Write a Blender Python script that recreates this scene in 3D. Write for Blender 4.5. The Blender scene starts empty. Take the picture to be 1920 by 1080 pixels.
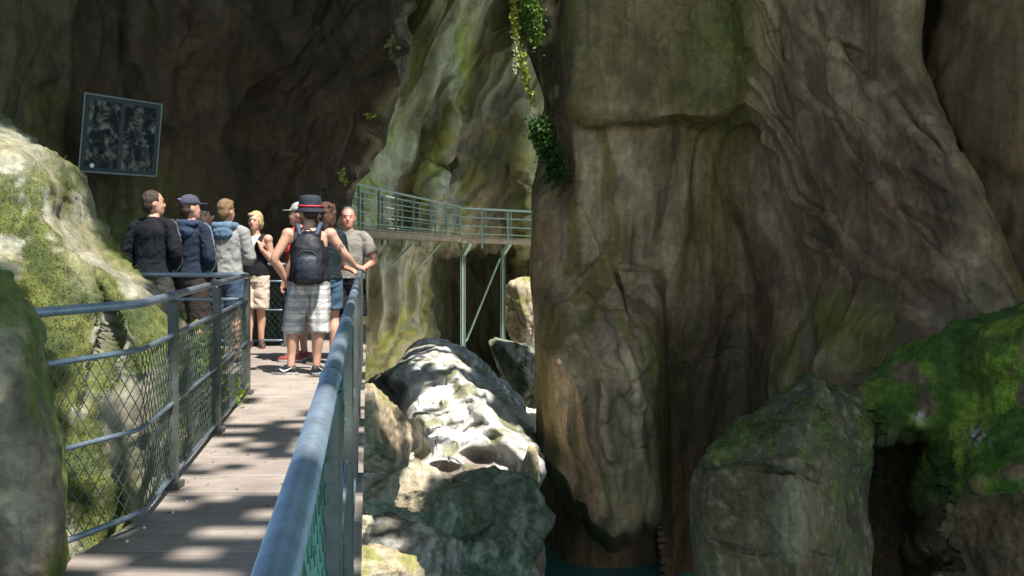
import bpy, bmesh, math, random
import numpy as np
from mathutils import Vector, Matrix

# ------------------------------------------------------------------ camera, sky, sun, exposure
scene = bpy.context.scene
FPX, CX, HY, CZ = 2000.0, 960.0, 454.0, 1.3      # focal length in photo pixels, principal column, horizon row, eye height
cam_data = bpy.data.cameras.new('camera')
cam_data.sensor_width = 36.0
cam_data.lens = 36.0 * FPX / 1920.0
cam_data.shift_y = -(540.0 - HY) / 1920.0
cam_data.clip_start, cam_data.clip_end = 0.05, 2000.0
cam = bpy.data.objects.new('camera', cam_data)
scene.collection.objects.link(cam)
cam.location = (0, 0, CZ)
cam.rotation_euler = (math.radians(90), 0, 0)
scene.camera = cam

SUN = Vector((0.30, -0.36, 0.885)).normalized()    # towards the sun
world = bpy.data.worlds.new('World'); scene.world = world; world.use_nodes = True
wn = world.node_tree.nodes; wl = world.node_tree.links
sky = wn.new('ShaderNodeTexSky'); sky.sky_type = 'NISHITA'; sky.sun_disc = False
sky.sun_elevation = math.asin(SUN.z)
sky.sun_rotation = math.atan2(SUN.x, SUN.y)
wn['Background'].inputs['Strength'].default_value = 0.13
wl.new(sky.outputs[0], wn['Background'].inputs['Color'])
sd = bpy.data.lights.new('sun', 'SUN'); sd.energy = 3.7; sd.angle = math.radians(0.55); sd.color = (1.0, 0.965, 0.90)
so = bpy.data.objects.new('sun', sd); scene.collection.objects.link(so)
so.rotation_euler = SUN.to_track_quat('Z', 'Y').to_euler()
so.location = (10, -10, 30)
vs = scene.view_settings
vs.view_transform = 'Standard'; vs.look = 'None'; vs.gamma = 1.0; vs.use_curve_mapping = False
vs.exposure = 1.45
cy = scene.cycles
cy.use_denoising = True
cy.max_bounces = 9; cy.diffuse_bounces = 7; cy.glossy_bounces = 3; cy.transmission_bounces = 4
cy.sample_clamp_indirect = 8.0
cy.use_adaptive_sampling = False

# ------------------------------------------------------------------ helpers
rng = np.random.default_rng(7)
random.seed(7)
COL = scene.collection
def at(px, py, D):
    return np.array([(px - CX) * D / FPX, D, CZ + (HY - py) * D / FPX])
def sm(x, a, b):
    t = np.clip((np.asarray(x, float) - a) / (b - a), 0, 1)
    return t * t * (3 - 2 * t)
def itp(x, xs, ys):
    return np.interp(x, xs, ys)
def smooth_itp(x, xs, ys):
    """monotone-free cubic (Catmull-Rom) interpolation"""
    xs = np.asarray(xs, float); ys = np.asarray(ys, float); x = np.clip(np.asarray(x, float), xs[0], xs[-1])
    m = np.gradient(ys, xs)
    i = np.clip(np.searchsorted(xs, x) - 1, 0, len(xs) - 2)
    h = xs[i + 1] - xs[i]; t = (x - xs[i]) / h
    return ((2*t**3 - 3*t**2 + 1) * ys[i] + (t**3 - 2*t**2 + t) * h * m[i]
            + (-2*t**3 + 3*t**2) * ys[i + 1] + (t**3 - t**2) * h * m[i + 1])
def blob(px, py, cx, cy_, rx, ry, p=1.0):
    return np.exp(-(((px - cx) / rx) ** 2 + ((py - cy_) / ry) ** 2) * p)
def seg_dist(px, py, pts):
    """distance in the surface's own parameters to a polyline"""
    d = np.full(px.shape, 1e9)
    for (x0, y0), (x1, y1) in zip(pts[:-1], pts[1:]):
        dx, dy = x1 - x0, y1 - y0
        t = np.clip(((px - x0) * dx + (py - y0) * dy) / (dx*dx + dy*dy), 0, 1)
        d = np.minimum(d, np.hypot(px - x0 - t*dx, py - y0 - t*dy))
    return d

_perm = np.random.default_rng(3).permutation(256)
_perm = np.concatenate([_perm, _perm, _perm])
_grad = np.random.default_rng(5).normal(size=(256, 3)); _grad /= np.linalg.norm(_grad, axis=1)[:, None]
def noise(p):
    p = np.asarray(p, float); sh = p.shape[:-1]; p = p.reshape(-1, 3)
    i = np.floor(p).astype(int); f = p - i; i &= 255
    u = f * f * f * (f * (f * 6 - 15) + 10)
    out = 0.0
    for dx in (0, 1):
        wx = u[:, 0] if dx else 1 - u[:, 0]
        a = _perm[i[:, 0] + dx]
        for dy in (0, 1):
            wy = u[:, 1] if dy else 1 - u[:, 1]
            b = _perm[a + i[:, 1] + dy]
            for dz in (0, 1):
                wz = u[:, 2] if dz else 1 - u[:, 2]
                g = _grad[_perm[b + i[:, 2] + dz] & 255]
                d = g[:, 0]*(f[:, 0]-dx) + g[:, 1]*(f[:, 1]-dy) + g[:, 2]*(f[:, 2]-dz)
                out = out + wx * wy * wz * d
    return (out * 1.5).reshape(sh)
def fbm(p, octv=4, gain=0.5, lac=2.03):
    p = np.asarray(p, float); a, s = 1.0, 0.0
    for k in range(octv):
        s = s + a * noise(p + 17.3 * k); p = p * lac; a *= gain
    return s
def ridged(p, octv=3, gain=0.5):
    p = np.asarray(p, float); a, s = 1.0, 0.0
    for k in range(octv):
        s = s + a * (1 - np.abs(noise(p + 9.1 * k)) * 2); p = p * 2.07; a *= gain
    return s
def mix(a, b, t):
    t = np.asarray(t)[..., None]
    return a * (1 - t) + np.asarray(b, float) * t

def link(name, me, mat=None, parent=None, smooth=False):
    o = bpy.data.objects.new(name, me); COL.objects.link(o)
    if mat is not None and len(me.materials) == 0: me.materials.append(mat)
    if parent is not None: o.parent = parent
    if smooth:
        me.polygons.foreach_set('use_smooth', np.ones(len(me.polygons), bool))
    return o
def tag(o, label=None, cat=None, group=None, kind=None):
    if label: o['label'] = label
    if cat: o['category'] = cat
    if group: o['group'] = group
    if kind: o['kind'] = kind
    return o
def empty(name, loc=(0, 0, 0), rz=0.0):
    o = bpy.data.objects.new(name, None); COL.objects.link(o)
    o.location = loc; o.rotation_euler = (0, 0, rz); o.empty_display_size = 0.1
    return o
def mesh(name, V, F):
    me = bpy.data.meshes.new(name)
    me.from_pydata([tuple(map(float, v)) for v in V], [], [tuple(map(int, f)) for f in F]); me.update()
    return me
def grid_mesh(name, V):
    nv, nu = V.shape[:2]
    idx = np.arange(nv * nu).reshape(nv, nu)
    q = np.stack([idx[:-1, :-1], idx[1:, :-1], idx[1:, 1:], idx[:-1, 1:]], -1).reshape(-1, 4)
    me = bpy.data.meshes.new(name)
    me.vertices.add(nv * nu); me.vertices.foreach_set('co', V.reshape(-1).astype(np.float32))
    n = len(q)
    me.loops.add(n * 4); me.loops.foreach_set('vertex_index', q.reshape(-1).astype(np.int32))
    me.polygons.add(n); me.polygons.foreach_set('loop_start', (np.arange(n) * 4).astype(np.int32))
    me.polygons.foreach_set('loop_total', np.full(n, 4, np.int32))
    me.update(calc_edges=True); me.validate()
    return me
def set_tint(me, C):
    C = np.asarray(C, float).reshape(-1, 3)
    a = me.color_attributes.new('tint', 'FLOAT_COLOR', 'POINT')
    a.data.foreach_set('color', np.concatenate([np.clip(C, 0, 1), np.ones((len(C), 1))], 1).astype(np.float32).reshape(-1))
class MB:
    """collects simple shapes into one mesh"""
    def __init__(s): s.V = []; s.F = []
    def add(s, V, F):
        b = len(s.V); s.V += [tuple(map(float, v)) for v in V]; s.F += [tuple(i + b for i in f) for f in F]; return s
    def box(s, c, size, rot=None):
        c = Vector(c); h = Vector(size) / 2
        vs_ = [Vector((x * h.x, y * h.y, z * h.z)) for x in (-1, 1) for y in (-1, 1) for z in (-1, 1)]
        if rot is not None: vs_ = [rot @ v for v in vs_]
        return s.add([v + c for v in vs_], [(0,1,3,2),(4,6,7,5),(0,4,5,1),(2,3,7,6),(0,2,6,4),(1,5,7,3)])
    def beam(s, a, b, w, h, up=(0, 0, 1)):
        a = Vector(a); b = Vector(b); d = (b - a); L = d.length; d.normalize()
        x = d.cross(Vector(up))
        if x.length < 1e-4: x = Vector((1, 0, 0))
        x.normalize(); z = x.cross(d)
        return s.box((a + b) / 2, (w, L, h), Matrix((x, d, z)).transposed())
    def tube(s, pts, r, sides=8, closed=True):
        pts = [Vector(p) for p in pts]; n = len(pts)
        r = [r] * n if np.isscalar(r) else r
        V, F = [], []
        ref = None
        for i, p in enumerate(pts):
            d = (pts[min(i + 1, n - 1)] - pts[max(i - 1, 0)]).normalized()
            if ref is None:
                ref = d.orthogonal().normalized()
            ref = (ref - d * ref.dot(d)); ref = ref.normalized() if ref.length > 1e-6 else d.orthogonal().normalized()
            bi = d.cross(ref)
            for k in range(sides):
                a = 2 * math.pi * k / sides
                V.append(p + (ref * math.cos(a) + bi * math.sin(a)) * r[i])
        for i in range(n - 1):
            for k in range(sides):
                F.append((i*sides+k, i*sides+(k+1) % sides, (i+1)*sides+(k+1) % sides, (i+1)*sides+k))
        if closed:
            F.append(tuple(range(sides))[::-1]); F.append(tuple((n-1)*sides + k for k in range(sides)))
        return s.add(V, F)
    def build(s, name, mat, parent=None, smooth=False):
        return link(name, mesh(name, s.V, s.F), mat, parent, smooth)

# ------------------------------------------------------------------ materials
def new_mat(name):
    m = bpy.data.materials.new(name); m.use_nodes = True
    return m, m.node_tree.nodes, m.node_tree.links, m.node_tree.nodes['Principled BSDF']
def rock_mat(name, rough=0.85, wet=0.0, bump=0.6, scale=1.0, fine=0.5, moss=None):
    """tint attribute (stone colours) x fine grain, with relief; wet: share of glossy patches"""
    m, n, l, b = new_mat(name)
    a = n.new('ShaderNodeAttribute'); a.attribute_name = 'tint'
    tc = n.new('ShaderNodeTexCoord')
    n1 = n.new('ShaderNodeTexNoise'); n1.inputs['Scale'].default_value = 5.5 * scale; n1.inputs['Detail'].default_value = 9; n1.inputs['Roughness'].default_value = 0.68
    l.new(tc.outputs['Object'], n1.inputs['Vector'])
    r1 = n.new('ShaderNodeMapRange'); r1.inputs[1].default_value = 0.3; r1.inputs[2].default_value = 0.72
    r1.inputs[3].default_value = 1 - fine; r1.inputs[4].default_value = 1 + fine * 0.75
    l.new(n1.outputs['Fac'], r1.inputs[0])
    mp = n.new('ShaderNodeMapping'); mp.inputs['Scale'].default_value = (2.2 * scale, 2.2 * scale, 0.25 * scale)
    l.new(tc.outputs['Object'], mp.inputs['Vector'])
    n2 = n.new('ShaderNodeTexNoise'); n2.inputs['Scale'].default_value = 2.4; n2.inputs['Detail'].default_value = 6; n2.inputs['Roughness'].default_value = 0.6
    l.new(mp.outputs[0], n2.inputs['Vector'])
    r2 = n.new('ShaderNodeMapRange'); r2.inputs[1].default_value = 0.35; r2.inputs[2].default_value = 0.7; r2.inputs[3].default_value = 0.72; r2.inputs[4].default_value = 1.15
    l.new(n2.outputs['Fac'], r2.inputs[0])
    mu = n.new('ShaderNodeMath'); mu.operation = 'MULTIPLY'; l.new(r1.outputs[0], mu.inputs[0]); l.new(r2.outputs[0], mu.inputs[1])
    vm = n.new('ShaderNodeVectorMath'); vm.operation = 'SCALE'
    l.new(a.outputs['Color'], vm.inputs[0]); l.new(mu.outputs[0], vm.inputs['Scale'])
    # dark pits and speckles
    vo = n.new('ShaderNodeTexNoise'); vo.inputs['Scale'].default_value = 14 * scale; vo.inputs['Detail'].default_value = 5; vo.inputs['Roughness'].default_value = 0.75
    l.new(tc.outputs['Object'], vo.inputs['Vector'])
    r3 = n.new('ShaderNodeMapRange'); r3.inputs[1].default_value = 0.28; r3.inputs[2].default_value = 0.42; r3.inputs[3].default_value = 0.5; r3.inputs[4].default_value = 1.0
    l.new(vo.outputs['Fac'], r3.inputs[0])
    vm2 = n.new('ShaderNodeVectorMath'); vm2.operation = 'SCALE'
    l.new(vm.outputs[0], vm2.inputs[0]); l.new(r3.outputs[0], vm2.inputs['Scale'])
    l.new(vm2.outputs[0], b.inputs['Base Color'])
    b.inputs['Roughness'].default_value = rough
    b.inputs['Specular IOR Level'].default_value = 0.3
    if wet > 0:
        n4 = n.new('ShaderNodeTexNoise'); n4.inputs['Scale'].default_value = 0.9; n4.inputs['Detail'].default_value = 5
        l.new(tc.outputs['Object'], n4.inputs['Vector'])
        r4 = n.new('ShaderNodeMapRange'); r4.inputs[1].default_value = 0.62 - wet * 0.25; r4.inputs[2].default_value = 0.7 - wet * 0.2
        r4.inputs[3].default_value = rough; r4.inputs[4].default_value = 0.22
        l.new(n4.outputs['Fac'], r4.inputs[0]); l.new(r4.outputs[0], b.inputs['Roughness'])
    b1 = n.new('ShaderNodeBump'); b1.inputs['Strength'].default_value = bump; b1.inputs['Distance'].default_value = 0.05 / scale
    l.new(n1.outputs['Fac'], b1.inputs['Height'])
    b2 = n.new('ShaderNodeBump'); b2.inputs['Strength'].default_value = bump * 0.7; b2.inputs['Distance'].default_value = 0.02 / scale
    l.new(vo.outputs['Fac'], b2.inputs['Height']); l.new(b1.outputs[0], b2.inputs['Normal'])
    l.new(b2.outputs[0], b.inputs['Normal'])
    return m
def plain_mat(name, col, rough=0.6, metal=0.0, var=0.15, scale=8.0, bump=0.0, bscale=60.0, spec=0.5, stretch=None, tint=False):
    m, n, l, b = new_mat(name)
    tc = n.new('ShaderNodeTexCoord'); vec = tc.outputs['Object']
    if stretch:
        mp = n.new('ShaderNodeMapping'); mp.inputs['Scale'].default_value = stretch; l.new(vec, mp.inputs['Vector']); vec = mp.outputs[0]
    n1 = n.new('ShaderNodeTexNoise'); n1.inputs['Scale'].default_value = scale; n1.inputs['Detail'].default_value = 7; n1.inputs['Roughness'].default_value = 0.65
    l.new(vec, n1.inputs['Vector'])
    r1 = n.new('ShaderNodeMapRange'); r1.inputs[1].default_value = 0.3; r1.inputs[2].default_value = 0.7; r1.inputs[3].default_value = 1 - var; r1.inputs[4].default_value = 1 + var
    l.new(n1.outputs['Fac'], r1.inputs[0])
    vm = n.new('ShaderNodeVectorMath'); vm.operation = 'SCALE'
    if tint:
        a = n.new('ShaderNodeAttribute'); a.attribute_name = 'tint'; l.new(a.outputs['Color'], vm.inputs[0])
    else:
        vm.inputs[0].default_value = col[:3]
    l.new(r1.outputs[0], vm.inputs['Scale']); l.new(vm.outputs[0], b.inputs['Base Color'])
    rr = n.new('ShaderNodeMapRange'); rr.inputs[3].default_value = max(0.05, rough - 0.1); rr.inputs[4].default_value = min(1, rough + 0.1)
    l.new(n1.outputs['Fac'], rr.inputs[0]); l.new(rr.outputs[0], b.inputs['Roughness'])
    b.inputs['Metallic'].default_value = metal
    b.inputs['Specular IOR Level'].default_value = spec
    if bump > 0:
        n2 = n.new('ShaderNodeTexNoise'); n2.inputs['Scale'].default_value = bscale; n2.inputs['Detail'].default_value = 4
        l.new(vec, n2.inputs['Vector'])
        bb = n.new('ShaderNodeBump'); bb.inputs['Strength'].default_value = bump; bb.inputs['Distance'].default_value = 0.01
        l.new(n2.outputs['Fac'], bb.inputs['Height']); l.new(bb.outputs[0], b.inputs['Normal'])
    return m

M_ROCK = rock_mat('limestone', 0.8, 0.0, 0.3, 1.6, 0.34)
M_ROCK_FAR = rock_mat('limestone far', 0.8, 0.0, 0.35, 0.5, 0.3)
M_ROCK_NEAR = rock_mat('limestone mossy', 0.9, 0.0, 0.7, 2.6, 0.5)
M_ROCK_WET = rock_mat('limestone wet', 0.65, 0.45, 0.7, 0.8, 0.35)
# ------------------------------------------------------------------ rock builders
SURF = {}      # rock surfaces kept for planting moss and leaves on them
def grid_normals(V):
    du = np.gradient(V, axis=1); dv = np.gradient(V, axis=0)
    n = np.cross(du, dv)
    return n / np.maximum(np.linalg.norm(n, axis=-1, keepdims=True), 1e-9)
def relief(name, py0, py1, Lf, Rf, depth, nu, nv, mat, disp, tint, wrapL=None, wrapR=None, rnd=(60, 1.0), rndR=None, nw=24, yp=None, wpow=(1.6, 1.1), warm=None):
    """a rock mass: rows from py0 (top) to py1, its faces at their own depth, rounded at its edges and carried on round behind (wrap vectors in metres)"""
    rows = np.linspace(0, 1, nv)
    py = py0 + (py1 - py0) * (rows if yp is None else yp(rows))
    L = Lf(py); R = Rf(py)
    s = np.linspace(0, 1, nu)
    PX = L[:, None] + (R - L)[:, None] * s[None]
    PY = np.repeat(py[:, None], nu, 1)
    D = depth(PX, PY)
    w, er = rnd
    if wrapL is not None:
        t = np.clip((PX - L[:, None]) / w, 0, 1); D = D + er * (1 - np.sqrt(1 - (1 - t) ** 2 * 0.999))
    if wrapR is not None:
        w2, er2 = rndR or rnd
        t = np.clip((R[:, None] - PX) / w2, 0, 1); D = D + er2 * (1 - np.sqrt(1 - (1 - t) ** 2 * 0.999))
    V = np.stack([(PX - CX) * D / FPX, D, CZ + (HY - PY) * D / FPX], -1)
    def wrapped(edge, vec, px):
        t = np.linspace(0, 1, nw + 1)[1:]
        k = np.stack([vec[0] * t ** wpow[0], vec[1] * t ** wpow[1], vec[2] * t], -1)
        return edge[:, None] + k[None], np.repeat(px[:, None], nw, 1)
    if wrapL is not None:
        a, p = wrapped(V[:, 0], wrapL, PX[:, 0]); V = np.concatenate([a[:, ::-1], V], 1); PX = np.concatenate([p[:, ::-1] - np.linspace(200, 0, nw, endpoint=False)[None], PX], 1)
    if wrapR is not None:
        a, p = wrapped(V[:, -1], wrapR, PX[:, -1]); V = np.concatenate([V, a], 1); PX = np.concatenate([PX, p + np.linspace(0, 200, nw + 1)[None, 1:]], 1)
    PY = np.repeat(py[:, None], V.shape[1], 1)
    N = grid_normals(V)
    cen = V - np.array([0, 0, CZ])
    if (N * cen).sum() > 0: N = -N
    V = V + N * disp(V, PX, PY)[..., None]
    N2 = grid_normals(V)
    if (N2 * cen).sum() > 0: N2 = -N2
    me = grid_mesh(name, V)
    set_tint(me, tint(V, N2, PX, PY) * (WARM if warm is None else np.array(warm)))
    o = link(name, me, mat, smooth=True); SURF[o.name] = (V.reshape(-1, 3), N2.reshape(-1, 3), PX.reshape(-1), PY.reshape(-1))
    return o

def crest(name, px0, px1, top, py1, depth, nu, nv, mat, disp, tint, back=(0, 3.5, -.5), rnd=(60, 1.0), nb=26):
    """a rock mass with an uneven crest line: its face below the crest, its back falling away behind"""
    px = np.linspace(px0, px1, nu); t = np.linspace(0, 1, nv) ** 1.15
    PX = np.repeat(px[None], nv, 0); tp = top(px)
    PY = tp[None] + (py1 - tp[None]) * t[:, None]
    D = depth(PX, PY) + rnd[1] * (1 - np.sqrt(1 - (1 - np.clip((PY - tp[None]) / rnd[0], 0, 1)) ** 2 * .999))
    V = np.stack([(PX - CX) * D / FPX, D, CZ + (HY - PY) * D / FPX], -1)
    k = np.linspace(1, 0, nb, endpoint=False)
    bk = V[0][None] + np.stack([back[0] * k, back[1] * k, back[2] * k ** 2], -1)[:, None]
    V = np.concatenate([bk, V], 0); PX = np.concatenate([PX[:1].repeat(nb, 0), PX], 0); PY = np.concatenate([np.repeat(tp[None], nb, 0), PY], 0)
    def nor(V):
        N = grid_normals(V)
        return -N if (N * (V - np.array([0, 0, CZ]))).sum() > 0 else N
    V = V + nor(V) * disp(V, PX, PY)[..., None]; N = nor(V)
    me = grid_mesh(name, V); set_tint(me, tint(V, N, PX, PY))
    o = link(name, me, mat, smooth=True); SURF[o.name] = (V.reshape(-1, 3), N.reshape(-1, 3), PX.reshape(-1), PY.reshape(-1))
    return o
ico_cache = {}
def ico(sub):
    if sub not in ico_cache:
        bm = bmesh.new(); bmesh.ops.create_icosphere(bm, subdivisions=sub, radius=1)
        V = np.array([v.co[:] for v in bm.verts]); F = [tuple(v.index for v in f.verts) for f in bm.faces]; bm.free()
        ico_cache[sub] = (V, F)
    return ico_cache[sub]
def boulder(name, c, rad, seed, sub=6, planes=15, rough=0.045, lumps=0.04, rot=0.0, tint=None, mat=None, cut=0.5, spread=0.3, detail=1.0):
    """an angular, weathered block: soft intersection of random planes, then lumps and grain"""
    dirs, F = ico(sub)
    r = np.random.default_rng(seed)
    n = r.normal(size=(planes, 3)); n /= np.linalg.norm(n, axis=1)[:, None]
    d = cut + spread * r.random(planes)
    dots = dirs @ n.T
    with np.errstate(divide='ignore'):
        q = np.where(dots > 0.05, dots / d, 0.0)
    inv = (np.sum(q ** 60, 1) + 0.05) ** (1 / 60)
    rr = 1 / inv
    V = dirs * rr[:, None]
    V = V * (1 + lumps * fbm(V * 1.6 + seed, 3)[:, None])
    V = V * np.array(rad)
    ca, sa = math.cos(rot), math.sin(rot)
    V = V @ np.array([[ca, sa, 0], [-sa, ca, 0], [0, 0, 1]])
    Nn = V / np.linalg.norm(V, axis=1)[:, None]
    P = V + np.array(c)
    m = max(rad)
    V = V + Nn * (rough * m * (fbm(P * 1.7 / m * 2, 5, 0.6) + 0.5 * ridged(P * 1.1 / m * 2, 3) - 0.6 - 1.3 * cracks(P, 1.3 / m, .03, seed * 1.7, 1.0)))[:, None]
    if detail > 0: V = V + Nn * (0.012 * detail * m * fbm(P * 9 / m, 3))[:, None]
    me = bpy.data.meshes.new(name); me.from_pydata(V.tolist(), [], F); me.update()
    nn = np.zeros(len(V) * 3, np.float32); me.vertices.foreach_get('normal', nn); nn = nn.reshape(-1, 3)
    if tint is not None: set_tint(me, tint(V + np.array(c), nn) * np.array([1.02, 1.0, .93]))
    o = link(name, me, mat or M_ROCK, smooth=True); o.location = c
    SURF[o.name] = (V + np.array(c), nn.astype(float), None, None)
    return o

# stone colours
WARM = np.array([1.18, 1.0, 0.76])
BEIGE = np.array([0.36, 0.30, 0.215]); PALE = np.array([0.52, 0.48, 0.40]); PINK = np.array([0.27, 0.20, 0.155]); BROWN = np.array([0.15, 0.105, 0.07])
DARK = np.array([0.05, 0.042, 0.032]); OLIVE = np.array([0.17, 0.17, 0.045]); MOSS = np.array([0.085, 0.14, 0.018]); MOSSY = np.array([0.22, 0.24, 0.035])
DEEPMOSS = np.array([0.025, 0.06, 0.012]); GREY = np.array([0.27, 0.27, 0.25]); TEAL = np.array([0.16, 0.2, 0.15])
def base(P, c0, c1, f=0.5, oct=4):
    t = sm(fbm(P * f, oct), -0.35, 0.35)
    return mix(np.broadcast_to(c0, P.shape), c1, t)
def streaks(P, fx=2.5, fz=0.18, warp=0.35, seed=0.0):
    w = fbm(P * 0.45 + seed, 2) * warp
    Q = np.stack([P[..., 0] * fx + w * fx + seed, P[..., 1] * fx + seed, P[..., 2] * fz], -1)
    return fbm(Q, 4, 0.55)

def cracks(P, f, w=.014, seed=0.0, z=.45):
    Q = np.stack([P[..., 0] * f + seed, P[..., 1] * f, P[..., 2] * f * z], -1); Q = Q + .45 * fbm(P * f * 2.1 + seed, 3)[..., None]
    n = noise(Q); k = np.exp(-(n / w) ** 2)
    return k * sm(noise(P * f * .8 + 31 + seed), -.02, .22)
# ---- right gorge wall: a great fin of limestone
def D_L(py):
    return smooth_itp(py, [-900, -400, -150, -50, 0, 67, 133, 197, 247, 283, 360, 460, 560, 640, 720, 800, 850, 900, 1000, 1300],
                          [1290, 1240, 1110, 990, 964, 968, 984, 1004, 990, 997, 995, 1001, 1004, 1013, 1019, 1016, 1011, 1012, 1006, 1000])
def D_R(py):
    return smooth_itp(py, [-900, -300, -100, 0, 110, 190, 300, 400, 500, 560, 680, 800, 1300], [1560, 1660, 1700, 1716, 1722, 1752, 1822, 1856, 1886, 1906, 1945, 1965, 1985])
def D_depth(px, py):
    D = 18.9 - 4.6 * sm(px, 1330, 1900) - 0.6 * sm(px, 1000, 1300)
    led = smooth_itp(px, [1040, 1060, 1090, 1150, 1200, 1290, 1350, 1420, 1480], [120, 165, 205, 212, 216, 226, 222, 205, 190])
    blk = sm(px, 1048, 1078) * (1 - sm(px, 1350, 1450)) * (1 - sm(py, led - 5 - .1 * np.maximum(px - 1250, 0), led + 9 + .25 * np.maximum(px - 1250, 0)))
    D = D - blk * (0.50 + 0.16 * np.exp(-((py - led) / 70.0) ** 2) - 0.5 * sm(-py, -60, 500))
    D = D + 1.3 * (1 - sm(px, 1042, 1092)) * (1 - sm(py, 300, 430))
    D = D + 0.5 * np.exp(-((px - 1078) / 10) ** 2) * sm(py, 190, 240) * (1 - sm(py, 300, 380))     # slit
    # fluted foot of the fin
    foot = sm(px, 985, 1050) * (1 - sm(px, 1226, 1250)) * sm(py, 470, 700)
    D = D - foot * (1.2 + 0.9 * np.sin(np.clip((px - 1000) / 245, 0, 1) * math.pi))
    rec = sm(px, 1236, 1252) * (1 - sm(px, 1400, 1480)) * sm(py, 500, 800)
    D = D + .9 * rec
    ub = itp(px, [980, 1030, 1060, 1100, 1128, 1180, 1236, 1250], [850, 880, 915, 965, 1010, 995, 985, 1100])
    ub = ub + 9 * np.sin(px / 14.0) + 6 * np.sin(px / 5.7 + 1)
    und = sm(py, ub - 14, ub + 24) * (1 - sm(px, 1236, 1256))
    D = D + 3.2 * und
    # curtains of flowstone over the foot
    for pts, wd, dp in (([(1013, 628), (1052, 684), (1078, 730), (1106, 833), (1119, 895), (1129, 967)], 9, .42), ([(1078, 643), (1108, 679), (1124, 730), (1139, 813), (1152, 856)], 8, .36),
                        ([(1018, 679), (1016, 813), (1036, 874), (1078, 936), (1119, 977)], 8, .3), ([(1170, 730), (1205, 765), (1235, 820), (1243, 885)], 8, .34), ([(1160, 600), (1185, 700), (1198, 800), (1215, 890), (1226, 935)], 9, .28),
                        ([(1030, 560), (1060, 600), (1090, 640)], 9, .2), ([(1100, 560), (1130, 585), (1165, 600)], 8, .2), ([(1060, 760), (1070, 840), (1100, 900)], 9, .3), ([(1045, 690), (1050, 760), (1065, 830)], 7, .22)):
        D = D - dp * np.exp(-np.sqrt(seg_dist(px + 5 * np.sin(py / 31.), py, pts) ** 2 + 9) / wd)
    # diagonal step
    rg = smooth_itp(py, [-900, 0, 200, 280, 400, 560, 700, 1300], [1360, 1392, 1402, 1450, 1490, 1522, 1545, 1560])
    D = D + 0.75 * (1 - sm(px - rg, -34, 14)) * sm(px, 1200, 1420) * sm(py, 150, 300)
    rg2 = rg + 130 + 30 * np.sin(py / 120.0)
    D = D + 0.35 * (1 - sm(px - rg2, -50, 30)) * sm(px, 1420, 1520) * sm(py, 150, 350)
    rg3 = rg - 95 + 14 * np.sin(py / 70.0)
    D = D + 0.3 * (1 - sm(px - rg3, -22, 10)) * sm(px, 1250, 1380) * sm(py, 240, 300)
    # long curved crests sweeping down to the right, each with a groove on its upper side
    for pts, a_ in (([(1405, 0), (1430, 50), (1460, 115), (1495, 165), (1560, 215)], .13), ([(1470, 0), (1530, 65), (1610, 130), (1680, 210), (1760, 300)], .16), ([(1395, 110), (1420, 160), (1450, 215), (1485, 235)], .14),
                    ([(1430, 260), (1460, 325), (1485, 375), (1515, 400), (1560, 412)], .16), ([(1560, 412), (1595, 450), (1625, 500), (1690, 525), (1730, 570)], .15), ([(1500, 455), (1540, 470), (1580, 500), (1598, 540)], .12),
                    ([(1430, 270), (1445, 350), (1490, 500), (1500, 600)], .10), ([(1640, 330), (1695, 410), (1720, 440), (1760, 485), (1800, 560)], .13), ([(1560, 230), (1600, 300), (1640, 330)], .09), ([(1150, 505), (1190, 512), (1232, 520)], .12)):
        wob = 4 * np.sin(py / 23.0 + px / 41.0)
        D = D - a_ * np.exp(-np.sqrt(seg_dist(px + wob, py, pts) ** 2 + 4) / 9) + .9 * a_ * np.exp(-(seg_dist(px + wob - 9, py + 9, pts) / 7) ** 2)
    # green apron low on the right
    D = D - 1.6 * blob(px, py, 1600, 720, 150, 120)
    for pts, wd, dp in (([(1092, 385), (1112, 430), (1150, 505), (1168, 548), (1186, 640)], 3.0, 0.22),
                        ([(1290, 40), (1420, 190), (1530, 300)], 4, 0.06)):
        D = D + dp * np.exp(-(seg_dist(px, py, pts) / wd) ** 2)
    return D
def D_flow(P, px):
    """horizontal coordinate that follows the lie of the rock: plumb on the left, leaning on the right"""
    tilt = 0.55 * sm(px, 1330, 1620)
    return P[..., 0] - tilt * (2.5 - P[..., 2])
def D_disp(P, px, py):
    w = fbm(P * 0.3, 2) * 0.8
    X = D_flow(P, px)
    Q = np.stack([X * 0.55 + w * .7, P[..., 1] * 0.35, P[..., 2] * 0.05 + w * 0.2], -1)
    fl = ridged(Q, 2, 0.4)
    foot = sm(py, 520, 700) * (1 - sm(px, 1225, 1260))
    Q2 = np.stack([X * 2.0 + 1.2 * w, P[..., 1] * 1.0, P[..., 2] * 0.13 + w * .5], -1)
    f2 = ridged(Q2, 2, 0.45)
    d = (0.26 - .12 * foot) * (fl - 0.6) + (0.012 + 0.02 * foot) * (f2 - 0.6) + 0.10 * fbm(P * 0.38, 2)
    Q3 = np.stack([X * 4.6 + 2 * w, P[..., 1] * 2, P[..., 2] * .22], -1)
    return d + .002 * (ridged(Q3, 2) - .6) + 0.012 * fbm(P * 2.2, 3, .5) + 0.004 * fbm(P * 8, 2) - .04 * cracks(np.stack([X, P[..., 1], P[..., 2]], -1), .4, .012, 0., .3)
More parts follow.
